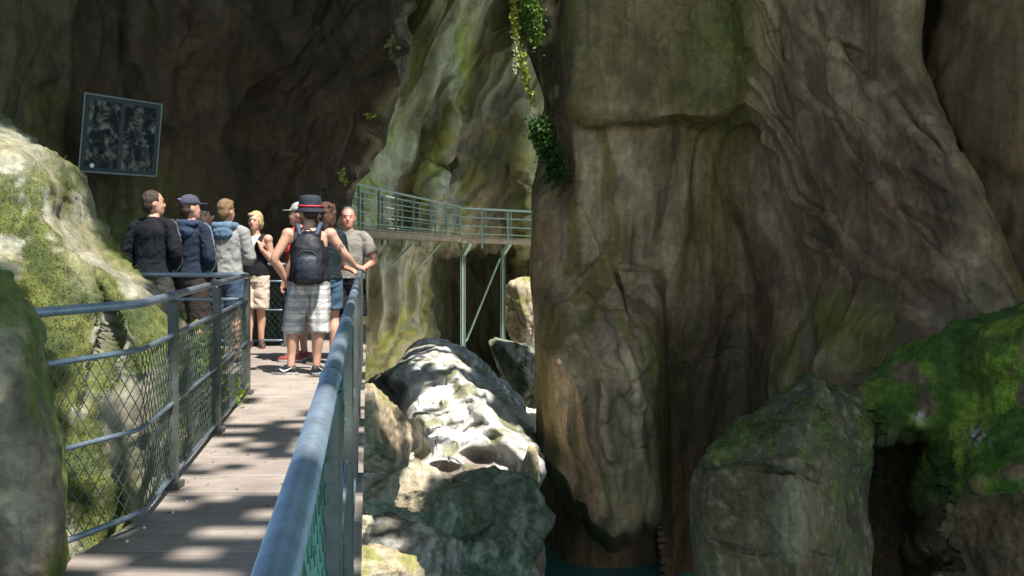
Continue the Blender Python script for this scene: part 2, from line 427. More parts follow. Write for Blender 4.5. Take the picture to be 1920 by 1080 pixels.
def D_tint(P, N, px, py):
    c = base(P, BEIGE * np.array([1., .93, .88]), PINK * 1.15, 0.35)
    pinkish = sm(px + 0.25 * py, 1400, 1560) * (1 - sm(px, 1820, 1900))
    c = mix(c, np.array([0.30, 0.215, 0.165]), pinkish * 0.85)
    c = mix(c, np.array([0.40, 0.33, 0.24]), 0.8 * sm(py, 520, 640) * (1 - sm(px, 1230, 1250)))
    XF = D_flow(P, px); PF = np.stack([XF, P[..., 1] * .6, P[..., 2]], -1)
    under = sm(px, 1085, 1100) * (1 - sm(px, 1440, 1500)) * sm(py, 200, 240)
    st = streaks(PF, 1.1, 0.05, .5); st1 = streaks(PF, 3.2, 0.07, .25, 5.); st0 = streaks(PF, 8.5, 0.12, .12, 9.)
    s_all = 1.15 * st + .45 * st1 + .14 * st0
    c = mix(c, DARK * 1.4, np.clip(sm(s_all, 0.12, 0.6) * (0.42 + 0.3 * under) * (1 - .6 * sm(py, 560, 660) * (1 - sm(px, 1230, 1250))), 0, 1))
    c = mix(c, PALE * np.array([.95, .88, .76]), np.clip(sm(-s_all, 0.12, 0.6) * (0.45 + 0.3 * under), 0, 1))
    c = mix(c, np.array([.44, .39, .31]), .45 * blob(px, py, 1160, 380, 85, 130) * sm(-st1, -.4, .3))
    st2 = streaks(PF, 1.0, 0.05, seed=31.0) + .4 * st1
    c = mix(c, OLIVE, np.clip(sm(st2, 0.0, 0.3) * (0.6 * (1 - pinkish) + .12), 0, 1))
    c = mix(c, np.array([.20, .10, .07]), .35 * np.clip(sm(streaks(PF, 2., .06, seed=77.), .1, .4) * pinkish, 0, 1))
    blk = sm(px, 1055, 1085) * (1 - sm(px, 1370, 1430)) * (1 - sm(py, 170, 230))
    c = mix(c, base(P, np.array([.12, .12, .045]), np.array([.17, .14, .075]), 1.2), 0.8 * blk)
    c = mix(c, np.array([0.16, 0.21, 0.04]), 0.75 * blob(px, py, 1375 + 0.1 * py, 30, 40, 150))
    c = mix(c, np.array([0.22, 0.21, 0.035]), 0.85 * blob(px, py, 1575, 640, 130, 120) * sm(fbm(P * 1.3, 3), -0.5, 0.2))
    c = mix(c, BROWN, 0.6 * sm(px, 1240, 1255) * (1 - sm(px, 1380, 1480)) * sm(py, 540, 660))
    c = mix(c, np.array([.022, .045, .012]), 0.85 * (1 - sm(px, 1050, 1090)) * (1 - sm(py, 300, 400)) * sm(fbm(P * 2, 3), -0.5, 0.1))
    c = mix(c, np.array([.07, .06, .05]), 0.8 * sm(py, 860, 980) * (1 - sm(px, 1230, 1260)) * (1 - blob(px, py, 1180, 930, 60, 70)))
    c = mix(c, DARK * 1.2, .7 * cracks(PF, .4, .012, 0., .3))
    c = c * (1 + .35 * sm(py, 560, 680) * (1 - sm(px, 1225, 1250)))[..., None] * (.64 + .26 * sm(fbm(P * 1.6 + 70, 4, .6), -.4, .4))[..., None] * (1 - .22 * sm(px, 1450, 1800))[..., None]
    for pts, wd in (([(1092, 385), (1112, 430), (1150, 505), (1168, 548)], 2.2),):
        c = mix(c, DARK, 0.8 * np.exp(-(seg_dist(px, py, pts) / wd) ** 2))
    return c
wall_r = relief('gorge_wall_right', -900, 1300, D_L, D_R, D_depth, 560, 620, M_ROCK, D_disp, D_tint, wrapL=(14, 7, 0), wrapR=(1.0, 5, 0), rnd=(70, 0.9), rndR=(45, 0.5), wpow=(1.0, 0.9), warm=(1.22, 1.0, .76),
                yp=lambda t: np.interp(t, [0, .13, .9, 1], [0, .40, .90, 1]))
tag(wall_r, kind='structure')

# ---- dark recess wall at the far right
def E_depth(px, py):
    return itp(px, [1560, 1650, 1720, 1820, 2000, 2700], [18.8, 17.4, 16.1, 15.3, 14.4, 11.5]) + 0.8 * np.exp(-((px - 1735) / 16) ** 2) * (1 - sm(py, 100, 170)) - .3 * blob(px, py, 1870, 250, 60, 260)
def E_disp(P, px, py):
    w = fbm(P * 0.4 + 3, 3)
    return 0.22 * fbm(P * 0.45 + 8, 3) + 0.12 * ridged(np.stack([P[..., 0] * 1.1 + w, P[..., 1] * .7, P[..., 2] * .35], -1), 3) + 0.03 * fbm(P * 2.5, 4)
def E_tint(P, N, px, py):
    c = base(P, np.array([.15, .095, .058]), np.array([.10, .07, .046]), 0.6)
    c = mix(c, DARK, 0.55 * sm(streaks(P, 1.2, .2, seed=4.), 0.05, .5))
    return mix(c, GREY * 0.6, 0.7 * (1 - sm(px, 1690, 1740)) * (1 - sm(py, 150, 230)))
wall_e = relief('gorge_wall_recess', -900, 1400, lambda y: np.full_like(y, 1560.), lambda y: np.full_like(y, 2700.), E_depth, 200, 240, M_ROCK, E_disp, E_tint)
tag(wall_e, kind='structure')

# ---- far wall of the chamber beyond the bridge
def C_depth(px, py):
    D = 41 + 2.0 * sm(px, 800, 900) - 7 * (1 - sm(px, 600, 760))
    t = px + py * 0.50                                                # the flutes run down to the left
    D = D - 0.9 * np.sin(t / 27.0 + 1.2 * np.sin(t / 61.0)) * (1 - 0.85 * sm(t, 930, 1020)) * (1 - sm(py, 430, 520))
    # hanging tongue with its slot and ledge
    D = D - 2.2 * blob(px, py, 845 - 0.10 * (py - 200), 225, 17, 62)
    D = D + 2.0 * sm(py, 292, 300) * blob(px, py, 838, 315, 26, 26)
    D = D - 1.5 * blob(px, py, 812, 345, 22, 46)
    D = D - 2.0 * np.exp(-((px - 985) / 12) ** 2) * sm(py, 190, 260)     # pale rib beside the fin
    # below the bridge: a fluted cone and a dark hollow
    D = D - 4.0 * blob(px, py, 735, 560, 60, 170) * sm(py, 420, 470)
    hol = sm(px, 770 + 0.06 * (py - 450), 822) * (1 - sm(px, 960, 1030)) * sm(py, 425, 500)
    D = D + 5.0 * hol
    return D
def C_disp(P, px, py):
    w = fbm(P * 0.16, 3)
    sh = P[..., 0] - 0.5 * P[..., 2]
    low = sm(py, 430, 500)
    sh = sh * (1 - low) + (P[..., 0] + 0.12 * P[..., 2]) * low
    Q = np.stack([sh * 0.75 + 1.3 * w, P[..., 1] * 0.25, P[..., 2] * 0.07 + w], -1)
    d = 0.5 * (ridged(Q, 2, 0.4) - 0.6) + 0.4 * fbm(P * 0.2, 2)
    Q2 = np.stack([sh * 1.9 + 2.0 * w, P[..., 1] * 0.5, P[..., 2] * 0.15 + w], -1)
    return d + 0.20 * (ridged(Q2, 2) - 0.6) + 0.03 * fbm(P * 1.1, 3) - .08 * cracks(P, .25)
def C_tint(P, N, px, py):
    sh = P[..., 0] - 0.5 * P[..., 2]
    Q = np.stack([sh, P[..., 1], P[..., 2] * 0.2], -1)
    t = fbm(Q * 0.6 + 3, 4)
    c = mix(np.broadcast_to(np.array([.60, .57, .46]), P.shape), np.array([.50, .53, .17]), sm(t + 0.5 * (1 - sm(px + .4 * py, 760, 900)), 0.0, .5))
    c = mix(c, np.array([.36, .31, .26]), 0.6 * sm(px, 860, 900) * (1 - sm(px, 960, 990)))
    c = mix(c, PALE, 0.6 * sm(fbm(Q * 1.3 + 20, 3), 0.12, 0.35)); c = mix(c, np.array([.14, .14, .07]), .5 * sm(fbm(Q * 1.7 + 60, 3), 0.12, 0.4))
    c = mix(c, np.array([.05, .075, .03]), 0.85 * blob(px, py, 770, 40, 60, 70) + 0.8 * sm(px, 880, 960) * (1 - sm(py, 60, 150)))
    c = mix(c, np.array([.34, .33, .14]), 0.8 * np.exp(-((px - 985) / 14) ** 2) * sm(py, 180, 260))
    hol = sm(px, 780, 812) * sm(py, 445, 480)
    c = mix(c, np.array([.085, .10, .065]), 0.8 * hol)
    return mix(c, BROWN * 0.9, 0.6 * blob(px, py, 845 - 0.1 * (py - 200), 225, 14, 60))
wall_c = relief('gorge_wall_back', -700, 760, lambda y: np.full_like(y, 540.), lambda y: np.full_like(y, 1330.), C_depth, 420, 420, M_ROCK_FAR, C_disp, C_tint, warm=(1.03, 1.0, .86),
                yp=lambda t: np.interp(t, [0, .15, 1], [0, .46, 1]))
tag(wall_c, kind='structure')

# ---- left gorge wall, dark and overhanging
def A_R(py):
    return smooth_itp(py, [-900, -300, 0, 100, 150, 220, 300, 350, 420, 640, 1300], [800, 765, 743, 738, 724, 700, 662, 640, 628, 622, 610])
def A_depth(px, py):
    D = 11.0 + 3.2 * sm(px, -100, 240) + 4.6 * sm(px, 240, 660)
    D = D - 0.9 * sm(-py, -420, 0) * sm(px, 200, 500)
    t = px + 0.42 * py
    D = D - 0.45 * np.sin(t / 52.0) * sm(px, 250, 420)
    D = D + 0.5 * blob(px, py, 90, 150, 60, 300) - 0.5 * blob(px, py, 10, 150, 60, 250)
    return D
def A_disp(P, px, py):
    w = fbm(P * 0.3 + 12, 3)
    k = sm(px, 250, 450)
    sh = P[..., 0] - 0.45 * k * P[..., 2]
    Q = np.stack([sh * 0.9 + w, P[..., 1] * 0.6, P[..., 2] * (0.16 + 0.1 * k) + w * .5], -1)
    d = 0.30 * (ridged(Q, 2, 0.4) - 0.6) + 0.35 * fbm(P * 0.4 + 2, 2)
    Q2 = np.stack([sh * 2.4 + 1.6 * w, P[..., 1] * 1.4, P[..., 2] * .6 + w], -1)
    panel = blob(px, py, 225, 252, 130, 130)
    return (d + 0.10 * k * (ridged(Q2, 3) - 0.6)) * (1 - 0.6 * panel) + 0.035 * fbm(P * 1.8, 4, 0.6) - .06 * cracks(P, .6, .02, 3., .6) - .03 * cracks(P, 1.3, .02, 5., .6)
def A_tint(P, N, px, py):
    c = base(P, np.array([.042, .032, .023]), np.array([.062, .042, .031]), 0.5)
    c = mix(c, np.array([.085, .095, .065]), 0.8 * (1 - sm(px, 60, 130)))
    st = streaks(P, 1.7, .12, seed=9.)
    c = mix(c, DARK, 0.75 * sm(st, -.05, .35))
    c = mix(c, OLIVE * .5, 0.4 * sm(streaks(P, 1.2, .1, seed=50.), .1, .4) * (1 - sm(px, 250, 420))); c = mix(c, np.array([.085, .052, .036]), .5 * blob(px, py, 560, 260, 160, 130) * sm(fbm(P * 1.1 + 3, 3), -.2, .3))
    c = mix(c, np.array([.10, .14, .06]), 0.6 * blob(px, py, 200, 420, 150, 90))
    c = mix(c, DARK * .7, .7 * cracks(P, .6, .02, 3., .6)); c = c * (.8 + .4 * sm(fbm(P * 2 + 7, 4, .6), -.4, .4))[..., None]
    rim = sm(px - A_R(py), -9, -2) * sm(fbm(P * 2.5 + 5, 3), -.1, .3)  # lit edge of the wall painted as a pale band
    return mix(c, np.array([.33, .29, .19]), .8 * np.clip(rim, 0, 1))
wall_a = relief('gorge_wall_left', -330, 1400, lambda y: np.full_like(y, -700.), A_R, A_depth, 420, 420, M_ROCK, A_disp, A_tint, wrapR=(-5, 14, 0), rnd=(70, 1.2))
tag(wall_a, kind='structure')
# ---- river bed and water
gx, gy = np.meshgrid(np.linspace(-1, 1, 90), np.linspace(-1, 1, 90))
GX = np.sign(gx) * np.abs(gx) ** 2.2 * 400; GY = np.sign(gy) * np.abs(gy) ** 2.2 * 400 + 20
GZ = -6.2 + 0.5 * fbm(np.stack([GX * .2, GY * .2, GX * 0], -1), 3)
me = grid_mesh('river_bed', np.stack([GX, GY, GZ], -1)); set_tint(me, np.broadcast_to(GREY * .8, (GX.size, 3)))
tag(link('river_bed', me, M_ROCK, smooth=True), kind='structure')
m, n, l, b = new_mat('river water')
b.inputs['Base Color'].default_value = (0.09, 0.36, 0.32, 1); b.inputs['Roughness'].default_value = 0.08; b.inputs['IOR'].default_value = 1.33
nz = n.new('ShaderNodeTexNoise'); nz.inputs['Scale'].default_value = 2.5; nz.inputs['Detail'].default_value = 4
bp = n.new('ShaderNodeBump'); bp.inputs['Strength'].default_value = 0.25; bp.inputs['Distance'].default_value = 0.1
l.new(nz.outputs['Fac'], bp.inputs['Height']); l.new(bp.outputs[0], b.inputs['Normal'])
M_WATER = m
wv = np.linspace(-60, 60, 30); WX, WY = np.meshgrid(wv, wv + 20)
tag(link('water', grid_mesh('water', np.stack([WX, WY, np.full_like(WX, -4.75)], -1)), M_WATER, smooth=True), kind='structure')

# ---- unseen pale floor added behind the fin to bounce sun onto the back wall
bx, by = np.meshgrid(np.linspace(-9, 16, 110), np.linspace(25, 42, 80))
bz = -4.3 + .5 * fbm(np.stack([bx * .3, by * .3, 0 * bx], -1), 4) + .05 * (bx - 1)
me = grid_mesh('bounce_floor', np.stack([bx, by, bz], -1)); set_tint(me, np.broadcast_to(PALE * 1.1, (bx.size, 3)))
tag(link('bounce_floor', me, M_ROCK, smooth=True), kind='structure')
# ---- sunlit mass of sculpted limestone under the bridge
def H_top(px): return smooth_itp(px, [600, 660, 700, 735, 765, 800, 840, 880, 912, 950, 985, 1012, 1060], [760, 735, 712, 694, 660, 640, 646, 664, 694, 728, 775, 830, 900])
H_CREST = [(800, 640), (845, 690), (892, 760), (950, 835), (1004, 890)]
def H_depth(px, py):
    D = smooth_itp(py, [600, 640, 700, 760, 830, 900, 980, 1080, 1250], [23, 21.5, 19.6, 18.2, 16.9, 15.9, 15.2, 14.6, 14.0])
    cr = itp(py, [p[1] for p in H_CREST], [p[0] for p in H_CREST])
    D = D + 1.9 * sm(px - cr, 14, 110) * (1 - sm(py, 880, 930))                       # flank turned away on the right
    D = D - .5 * np.exp(-((px - cr - 8) / 20.0) ** 2) * sm(py, 640, 690) * (1 - sm(py, 870, 930))
    D = D - .35 * np.exp(-(seg_dist(px, py, [(915, 700), (945, 740), (975, 790), (1000, 840)]) / 9.0) ** 2)
    D = D + 1.5 * np.exp(-(seg_dist(px, py, [(690, 700), (735, 740), (752, 790), (770, 830)]) / 22.0) ** 2)   # dark gully
    D = D - .6 * blob(px, py, 735, 815, 26, 60) - .5 * blob(px, py, 800, 800, 40, 30)
    D = D + .55 * blob(px - .5 * (py - 858), py, 905, 858, 34, 13) + .5 * blob(px - .4 * (py - 880), py, 843, 882, 40, 16) + .55 * blob(px, py, 958, 912, 36, 20) + .5 * blob(px, py, 760, 870, 16, 20)
    D = D + .5 * sm(py - (905 + .1 * (px - 800)), -6, 8) * (1 - sm(px, 940, 990)) * sm(px, 780, 810)           # step below the ledge
    D = D + 1.2 * sm(px, 985, 1016) * sm(py, 840, 900)
    tq = py + .30 * (px - 850) + 9 * np.sin(px / 23.0) + 5 * np.sin(px / 9.0 + py / 17.)
    rip = np.abs(np.sin(tq / 9.0)) ** .7
    D = D - .26 * rip * sm(py, 655, 690) * (1 - sm(py, 790, 850)) * sm(px, 760, 800) * (1 - sm(px - cr, -16, 24))
    return D
def H_disp(P, px, py):
    w = fbm(P * 0.5 + 4, 2)
    rip = ridged(np.stack([P[..., 0] * .9 + w, P[..., 1] * .7 + w, P[..., 2] * 1.6], -1), 2, .45)
    low = sm(py, 880, 940)
    return (0.09 + .06 * low) * (rip - .6) - 0.10 * np.abs(fbm(P * 1.0 + 7, 2)) + 0.07 * fbm(P * 1.2 + 3, 2) + 0.016 * fbm(P * 5, 3, .55) - .05 * cracks(P, .7, .02, 2., 1.)
def H_tint(P, N, px, py):
    cr = itp(py, [p[1] for p in H_CREST], [p[0] for p in H_CREST])
    c = base(P, np.array([.66, .64, .60]), np.array([.50, .47, .42]), 0.9)
    c = mix(c, np.array([.20, .235, .19]), .85 * sm(px - cr, 20, 70) * (1 - sm(py, 870, 910)))  # teal shade of the turned-away flank painted into the tint
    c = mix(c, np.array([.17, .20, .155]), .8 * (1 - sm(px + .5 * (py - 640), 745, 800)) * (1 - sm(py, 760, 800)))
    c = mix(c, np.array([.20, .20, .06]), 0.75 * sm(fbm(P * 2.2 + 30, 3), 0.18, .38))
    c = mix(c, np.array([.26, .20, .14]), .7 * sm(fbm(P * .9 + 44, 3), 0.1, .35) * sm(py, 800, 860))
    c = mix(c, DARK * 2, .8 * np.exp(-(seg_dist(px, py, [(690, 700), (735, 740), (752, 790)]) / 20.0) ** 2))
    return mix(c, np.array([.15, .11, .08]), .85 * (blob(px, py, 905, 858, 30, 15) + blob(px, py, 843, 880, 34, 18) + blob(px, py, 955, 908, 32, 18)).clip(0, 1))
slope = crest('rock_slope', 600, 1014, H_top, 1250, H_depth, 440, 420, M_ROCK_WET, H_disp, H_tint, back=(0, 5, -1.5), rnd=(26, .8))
tag(slope, kind='structure')

def t_pale(P, N):
    c = base(P, PALE * 1.1, BEIGE, 1.0)
    c = mix(c, DARK * 2, .7 * cracks(P, 1.5, .03, 5., 1.0))
    return mix(c, OLIVE * 1.3, .8 * sm(fbm(P * 1.8 + 3, 3) + .5 * N[:, 2], .35, .7))
def t_pink(P, N):
    c = base(P, BEIGE * 1.15, PINK * 1.3, 1.2)
    c = mix(c, BROWN, .6 * sm(fbm(P * 2.1 + 9, 3), .15, .4))
    return mix(c, np.array([.3, .29, .1]), .8 * sm(fbm(P * 1.5, 3) + .7 * N[:, 2], .4, .8))
def t_green(P, N):
    c = base(P, np.array([.13, .16, .12]), np.array([.20, .22, .17]), .9)
    c = mix(c, np.array([.06, .09, .05]), .7 * sm(fbm(P * 2.5 + 6, 3), .0, .4))
    c = mix(c, np.array([.34, .36, .30]), .6 * sm(fbm(P * np.array([5, 5, 2]) + 16, 3), .15, .4))
    return mix(c, DARK * .8, .8 * cracks(P, 1.3, .03, 3., 1.0))
def t_grey(P, N):
    c = base(P, GREY, GREY * 1.5, 1.6)
    return mix(c, DARK * 2, .7 * sm(fbm(P * 4 + 6, 3), .05, .35))
def t_brown(P, N):
    c = base(P, BROWN * 1.2, GREY * .7, 1.2)
    return mix(c, MOSS, .6 * sm(fbm(P * 2, 3) + .6 * N[:, 2], .4, .8))
def rock(label, px, py, D, rad, seed, tint, mat=None, **k):
    o = boulder('boulder', tuple(at(px, py, D)), rad, seed, tint=tint, mat=mat, **k)
    return tag(o, label, 'boulder', 'boulders in the gorge')
rock('tall pinkish block with mossy crest right behind the handrail posts', 702, 815, 12.6, (0.42, 0.6, 0.8), 31, t_pink, M_ROCK_NEAR)
rock('grey pitted block below the sunlit slope, beside the pinkish block', 765, 925, 13.4, (0.6, 0.7, 0.52), 42, t_pale, M_ROCK_NEAR)
rock('large dark green fractured block in shade above the water', 915, 1015, 13.2, (0.8, 0.9, 0.95), 43, t_green, M_ROCK_NEAR, rot=.5)
rock('smaller green shaded block leaning on the large green block', 862, 945, 13.0, (0.5, .6, .4), 44, t_green, M_ROCK_NEAR)
rock('speckled grey slab sloping down behind the pale mossy boulder', 750, 1045, 10.6, (0.8, .85, .48), 15, t_grey, M_ROCK_NEAR)
rock('sunlit pale boulder with yellow moss at the very bottom, beside the railing', 705, 1085, 8.6, (.5, .6, .4), 16, t_pale, M_ROCK_NEAR)
rock('small pale stone with moss wedged against the railing posts', 668, 1000, 9.4, (.2, .25, .26), 17, t_pale, M_ROCK_NEAR)
rock('rounded boulder standing beside the footbridge columns', 985, 598, 35.0, (1.05, 1.2, 1.35), 58, t_pale)
rock('teal grey rock under the rounded boulder beyond the bridge columns', 992, 700, 32.0, (1.5, 1.5, 1.5), 19, t_green, M_ROCK_WET)
rock('small broken stone at the foot of the fluted fin', 990, 895, 15.5, (.2, .3, .45), 20, t_pink)

# ---- sunlit mossy boulder on the left, beside the walkway
def B_R(py):
    return smooth_itp(py, [-60, 60, 150, 235, 285, 340, 400, 460, 500, 545, 580, 615, 670, 750, 850, 950, 1100, 1300],
                          [-420, -260, -110, 0, 62, 104, 122, 158, 198, 248, 284, 308, 322, 332, 335, 330, 318, 300])
def B_depth(px, py):
    D = smooth_itp(py, [-60, 100, 235, 400, 600, 800, 1000, 1300], [8.4, 7.9, 7.3, 6.9, 6.5, 6.1, 5.8, 5.6])
    D = D - 0.35 * sm(-px, -250, 200)
    D = D + .35 * blob(px, py, 265, 830, 75, 140) + .5 * blob(px, py, 300, 950, 60, 120)
    D = D + .12 * np.exp(-(seg_dist(px, py, [(150, 470), (215, 600), (150, 820)]) / 10) ** 2)
    return D
def B_disp(P, px, py):
    ms = sm(fbm(P * 1.5 + 4, 4), -.05, .3)
    return 0.16 * fbm(P * .9 + 5, 3) + 0.04 * (ridged(P * 1.6 + 2, 2) - .6) + 0.012 * fbm(P * 5, 4, .6) + ms * (.03 + .03 * fbm(P * 11, 3, .6))
def B_moss(P, N):
    return sm(fbm(P * 1.5 + 4, 4) + .35 * N[..., 2] + .22 * fbm(P * 8, 3, .6), .08, .34)
def B_tint(P, N, px, py):
    c = base(P, np.array([.40, .38, .33]), np.array([.27, .25, .21]), 1.5)
    c = mix(c, np.array([.26, .23, .11]), .5 * sm(fbm(P * 1.1 + 14, 3), .1, .4))
    g = mix(np.broadcast_to(np.array([.12, .14, .022]), P.shape), np.array([.05, .075, .012]), sm(fbm(P * 3, 3), -.2, .3))
    bare = blob(px, py, 10, 270, 90, 50) + blob(px, py, 160, 440, 35, 90) * .8
    return mix(c, g, np.clip(.9 * B_moss(P, N) - bare, 0, 1))
o = relief('mossy_boulder', -60, 1300, lambda y: np.full_like(y, -900.), B_R, B_depth, 300, 330, M_ROCK_NEAR, B_disp, B_tint, wrapR=(-1.2, 3.0, -.2), rnd=(70, .7), warm=(.88, .87, .76))
tag(o, 'huge sunlit boulder with yellow green moss beside the left fence', 'boulder', 'boulders in the gorge')
def B2_R(py):
    return smooth_itp(py, [380, 470, 520, 560, 600, 700, 800, 900, 1000, 1100, 1300], [-290, -100, -28, -2, 20, 46, 72, 98, 112, 104, 90])
def B2_depth(px, py):
    return smooth_itp(py, [380, 520, 700, 1000, 1300], [4.2, 3.85, 3.78, 3.85, 3.9]) - .1 * sm(-px, -80, 200)
def B2_disp(P, px, py):
    return 0.07 * fbm(P * 1.6 + 9, 4) + .025 * (ridged(np.stack([P[..., 0] * 5, P[..., 1] * 3, P[..., 2] * 1.2], -1), 3) - .6) + .012 * fbm(P * 9, 3, .6)
def B2_tint(P, N, px, py):
    c = base(P, GREY * .7, GREY * .38, 2.5)
    c = mix(c, MOSS * 1.1, .75 * sm(fbm(P * 2.2 + 1, 3) + .6 * sm(px - B2_R(py), -70, -5), .15, .55))
    return mix(c, PALE * .7, .5 * sm(fbm(P * 6 + 2, 3), .3, .5))
o = relief('grey_boulder', 380, 1300, lambda y: np.full_like(y, -700.), B2_R, B2_depth, 160, 220, M_ROCK_NEAR, B2_disp, B2_tint, wrapR=(-1.0, 1.5, -.05), rnd=(40, .25))
tag(o, 'grey shaded boulder where the left fence rails end', 'boulder', 'boulders in the gorge')

# ---- right foreground: capped boulder, mossy rock with a dark hollow
def F_L(py): return smooth_itp(py, [690, 706, 722, 745, 765, 810, 870, 960, 1080, 1300], [1508, 1496, 1470, 1436, 1408, 1358, 1318, 1300, 1314, 1330])
def F_R(py): return smooth_itp(py, [690, 706, 722, 745, 765, 790, 860, 960, 1080, 1300], [1512, 1534, 1566, 1598, 1622, 1640, 1646, 1634, 1620, 1610])
def F_depth(px, py):
    rid = itp(py, [690, 760, 900, 1080, 1300], [1545, 1525, 1490, 1505, 1510])
    D = 8.25 + .0030 * np.maximum(0, rid - px - 10) + .0085 * np.maximum(0, px - rid) + .0052 * np.maximum(0, 872 - py) ** 1.0
    D = D + .12 * sm(py, 868, 880) * (1 - sm(px, 1500, 1560))
    D = D + .025 * np.exp(-(seg_dist(px, py, [(1330, 1010), (1400, 1035), (1450, 1040), (1505, 1030), (1560, 1044)]) / 2.0) ** 2) + .07 * np.exp(-(seg_dist(px, py, [(1300, 880), (1400, 870), (1480, 885), (1530, 905)]) / 4.0) ** 2)
    return D
def F_disp(P, px, py):
    cap = 1 - sm(py, 850, 910)
    return .09 * fbm(P * 1.1 + 3, 3) + (.014 + .02 * cap) * fbm(P * 5.5, 4, .6) + .018 * cap * (ridged(P * 4.2, 2) - .6)
def F_tint(P, N, px, py):
    c = base(P, np.array([.10, .068, .04]), np.array([.14, .11, .07]), 1.4)
    c = mix(c, PALE * .55, .5 * blob(px, py, 1480, 960, 26, 110))
    cap = 1 - sm(py + 25 * fbm(P * 2, 2), 850, 900)
    k = base(P, np.array([.10, .092, .055]), np.array([.055, .052, .036]), 2.4)
    k = mix(k, MOSS * .9, .6 * sm(fbm(P * 3 + 4, 3) + .6 * N[..., 2], .25, .6))
    c = mix(c, k, .95 * np.maximum(cap, sm(px, 1530, 1570)))  # right flank takes the cap's dark colour: moss and painted shade
    c = mix(c, GREY * .8, .4 * sm(fbm(P * 9 + 8, 3), .32, .5))
    return mix(c, DARK, .6 * np.exp(-(seg_dist(px, py, [(1330, 1010), (1400, 1035), (1450, 1040), (1505, 1030), (1560, 1044)]) / 1.6) ** 2))
o = relief('capped_boulder', 690, 1300, F_L, F_R, F_depth, 220, 260, M_ROCK_NEAR, F_disp, F_tint, wrapL=(.6, 2, -1.3), wrapR=(.1, 2, -1.3), rnd=(40, .3))
tag(o, 'rough brown boulder with a dark lichened cap at lower right', 'boulder', 'boulders in the gorge')
def G_Ltop(px): return smooth_itp(px, [1480, 1560, 1640, 1700, 1780, 1850, 1920, 2100, 2400], [745, 712, 688, 655, 640, 620, 585, 520, 480])
def G_build():
    nu, nv = 300, 280
    px = np.linspace(1545, 2400, nu); t = np.linspace(0, 1, nv)
    PX = np.repeat(px[None], nv, 0); top = G_Ltop(px)
    PY = top[None] + (1300 - top[None]) * t[:, None]
    D = 10.3 - 1.0 * sm(PX, 1700, 1950) + 1.0 * (1 - np.sqrt(1 - (1 - np.clip((PY - top[None]) / 60, 0, 1)) ** 2 * .999)) - .5 * sm(PY, 700, 950)
    q0 = np.stack([PX / 70, PY / 70, 0 * PX], -1); PXh = PX + 26 * fbm(q0, 3); PYh = PY + 30 * fbm(q0 + 9, 3)
    hol = sm(PXh, 1560, 1610) * (1 - sm(PXh, 1725, 1775)) * sm(PYh, 790, 850)
    D = D + 2.4 * hol
    D = D + .6 * sm(PY, 930 - .3 * (PX - 1760), 985 - .3 * (PX - 1760)) * sm(PX, 1750, 1790)
    V = np.stack([(PX - CX) * D / FPX, D, CZ + (HY - PY) * D / FPX], -1)
    back = np.linspace(1, 0, 30, endpoint=False)
    bk = V[0][None] + np.stack([.9 * back, 3.0 * back, -2.8 * back ** 1.3], -1)[:, None]
    V = np.concatenate([bk, V], 0); PX = np.concatenate([PX[:30], PX], 0); PY = np.concatenate([np.repeat(top[None], 30, 0), PY], 0)
    N = grid_normals(V)
    if (N * (V - np.array([0, 0, CZ]))).sum() > 0: N = -N
    V = V + N * (.22 * fbm(V * .8 + 6, 3) + .06 * (ridged(V * 1.3 + 3, 3) - .6) + .02 * fbm(V * 6, 4, .6))[..., None]
    N = grid_normals(V)
    if (N * (V - np.array([0, 0, CZ]))).sum() > 0: N = -N
    c = base(V, np.array([.15, .10, .06]), np.array([.10, .075, .05]), 1.2)
    lim = 950 - .18 * (PX - 1760)
    ms = (1 - sm(PY + 30 * fbm(V * 2.5, 3), lim - 30, lim + 25)) * (sm(PX + 40 * fbm(V * 1.6, 2), 1600, 1660))
    ms = ms * (1 - .9 * sm(PX, 1560, 1600) * (1 - sm(PX, 1738, 1768)) * sm(PY, 790, 830))
    g = mix(np.broadcast_to(np.array([.05, .105, .014]), V.shape), np.array([.155, .225, .03]), sm(fbm(V * 1.4 + 2, 4), -.1, .35))
    g = mix(g, np.array([.02, .045, .01]), .7 * sm(fbm(V * 3.2 + 12, 3), .05, .4))
    c = mix(c, g, np.clip(ms, 0, 1) * sm(fbm(V * 2.2 + 40, 3), -.55, -.25))
    lich = blob(PX, PY, 1825, 815, 22, 16) + .7 * blob(PX, PY, 1725, 785, 16, 8)
    c = mix(c, np.array([.55, .56, .6]), np.clip(lich * sm(fbm(V * 12, 2), -.1, .2), 0, 1))
    me = grid_mesh('moss_covered_rock', V); set_tint(me, c * WARM)
    o = link('moss_covered_rock', me, M_ROCK_NEAR, smooth=True); SURF[o.name] = (V.reshape(-1, 3), N.reshape(-1, 3), PX.reshape(-1), PY.reshape(-1), ms.reshape(-1))
    return o
o = G_build()
tag(o, 'large rock covered in bright green moss with a dark hollow', 'boulder', 'boulders in the gorge')

# ---- unseen slab added overhead for shade, holed so sun falls on chosen places
BLOBS = []   # (point that the sun reaches, radius)
def lit(px, py, D, r): BLOBS.append((at(px, py, D), r))
def litw(x, y, z, r): BLOBS.append((np.array([x, y, z], float), r))
DAP = []     # (point, radius, share of slab cells left open at random for dappled light)
def dap(x, y, z, r, k): DAP.append((np.array([x, y, z], float), r, k))
# left boulder top and flank
lit(30, 300, 7.0, .8); lit(100, 430, 6.9, .6); lit(220, 580, 6.6, .5); lit(-150, 250, 7.2, 1.0); lit(260, 610, 6.4, .30); lit(60, 470, 6.8, .3)
lit(120, 980, 5.4, .22); lit(150, 760, 5.8, .2); lit(330, 700, 6.6, .2)
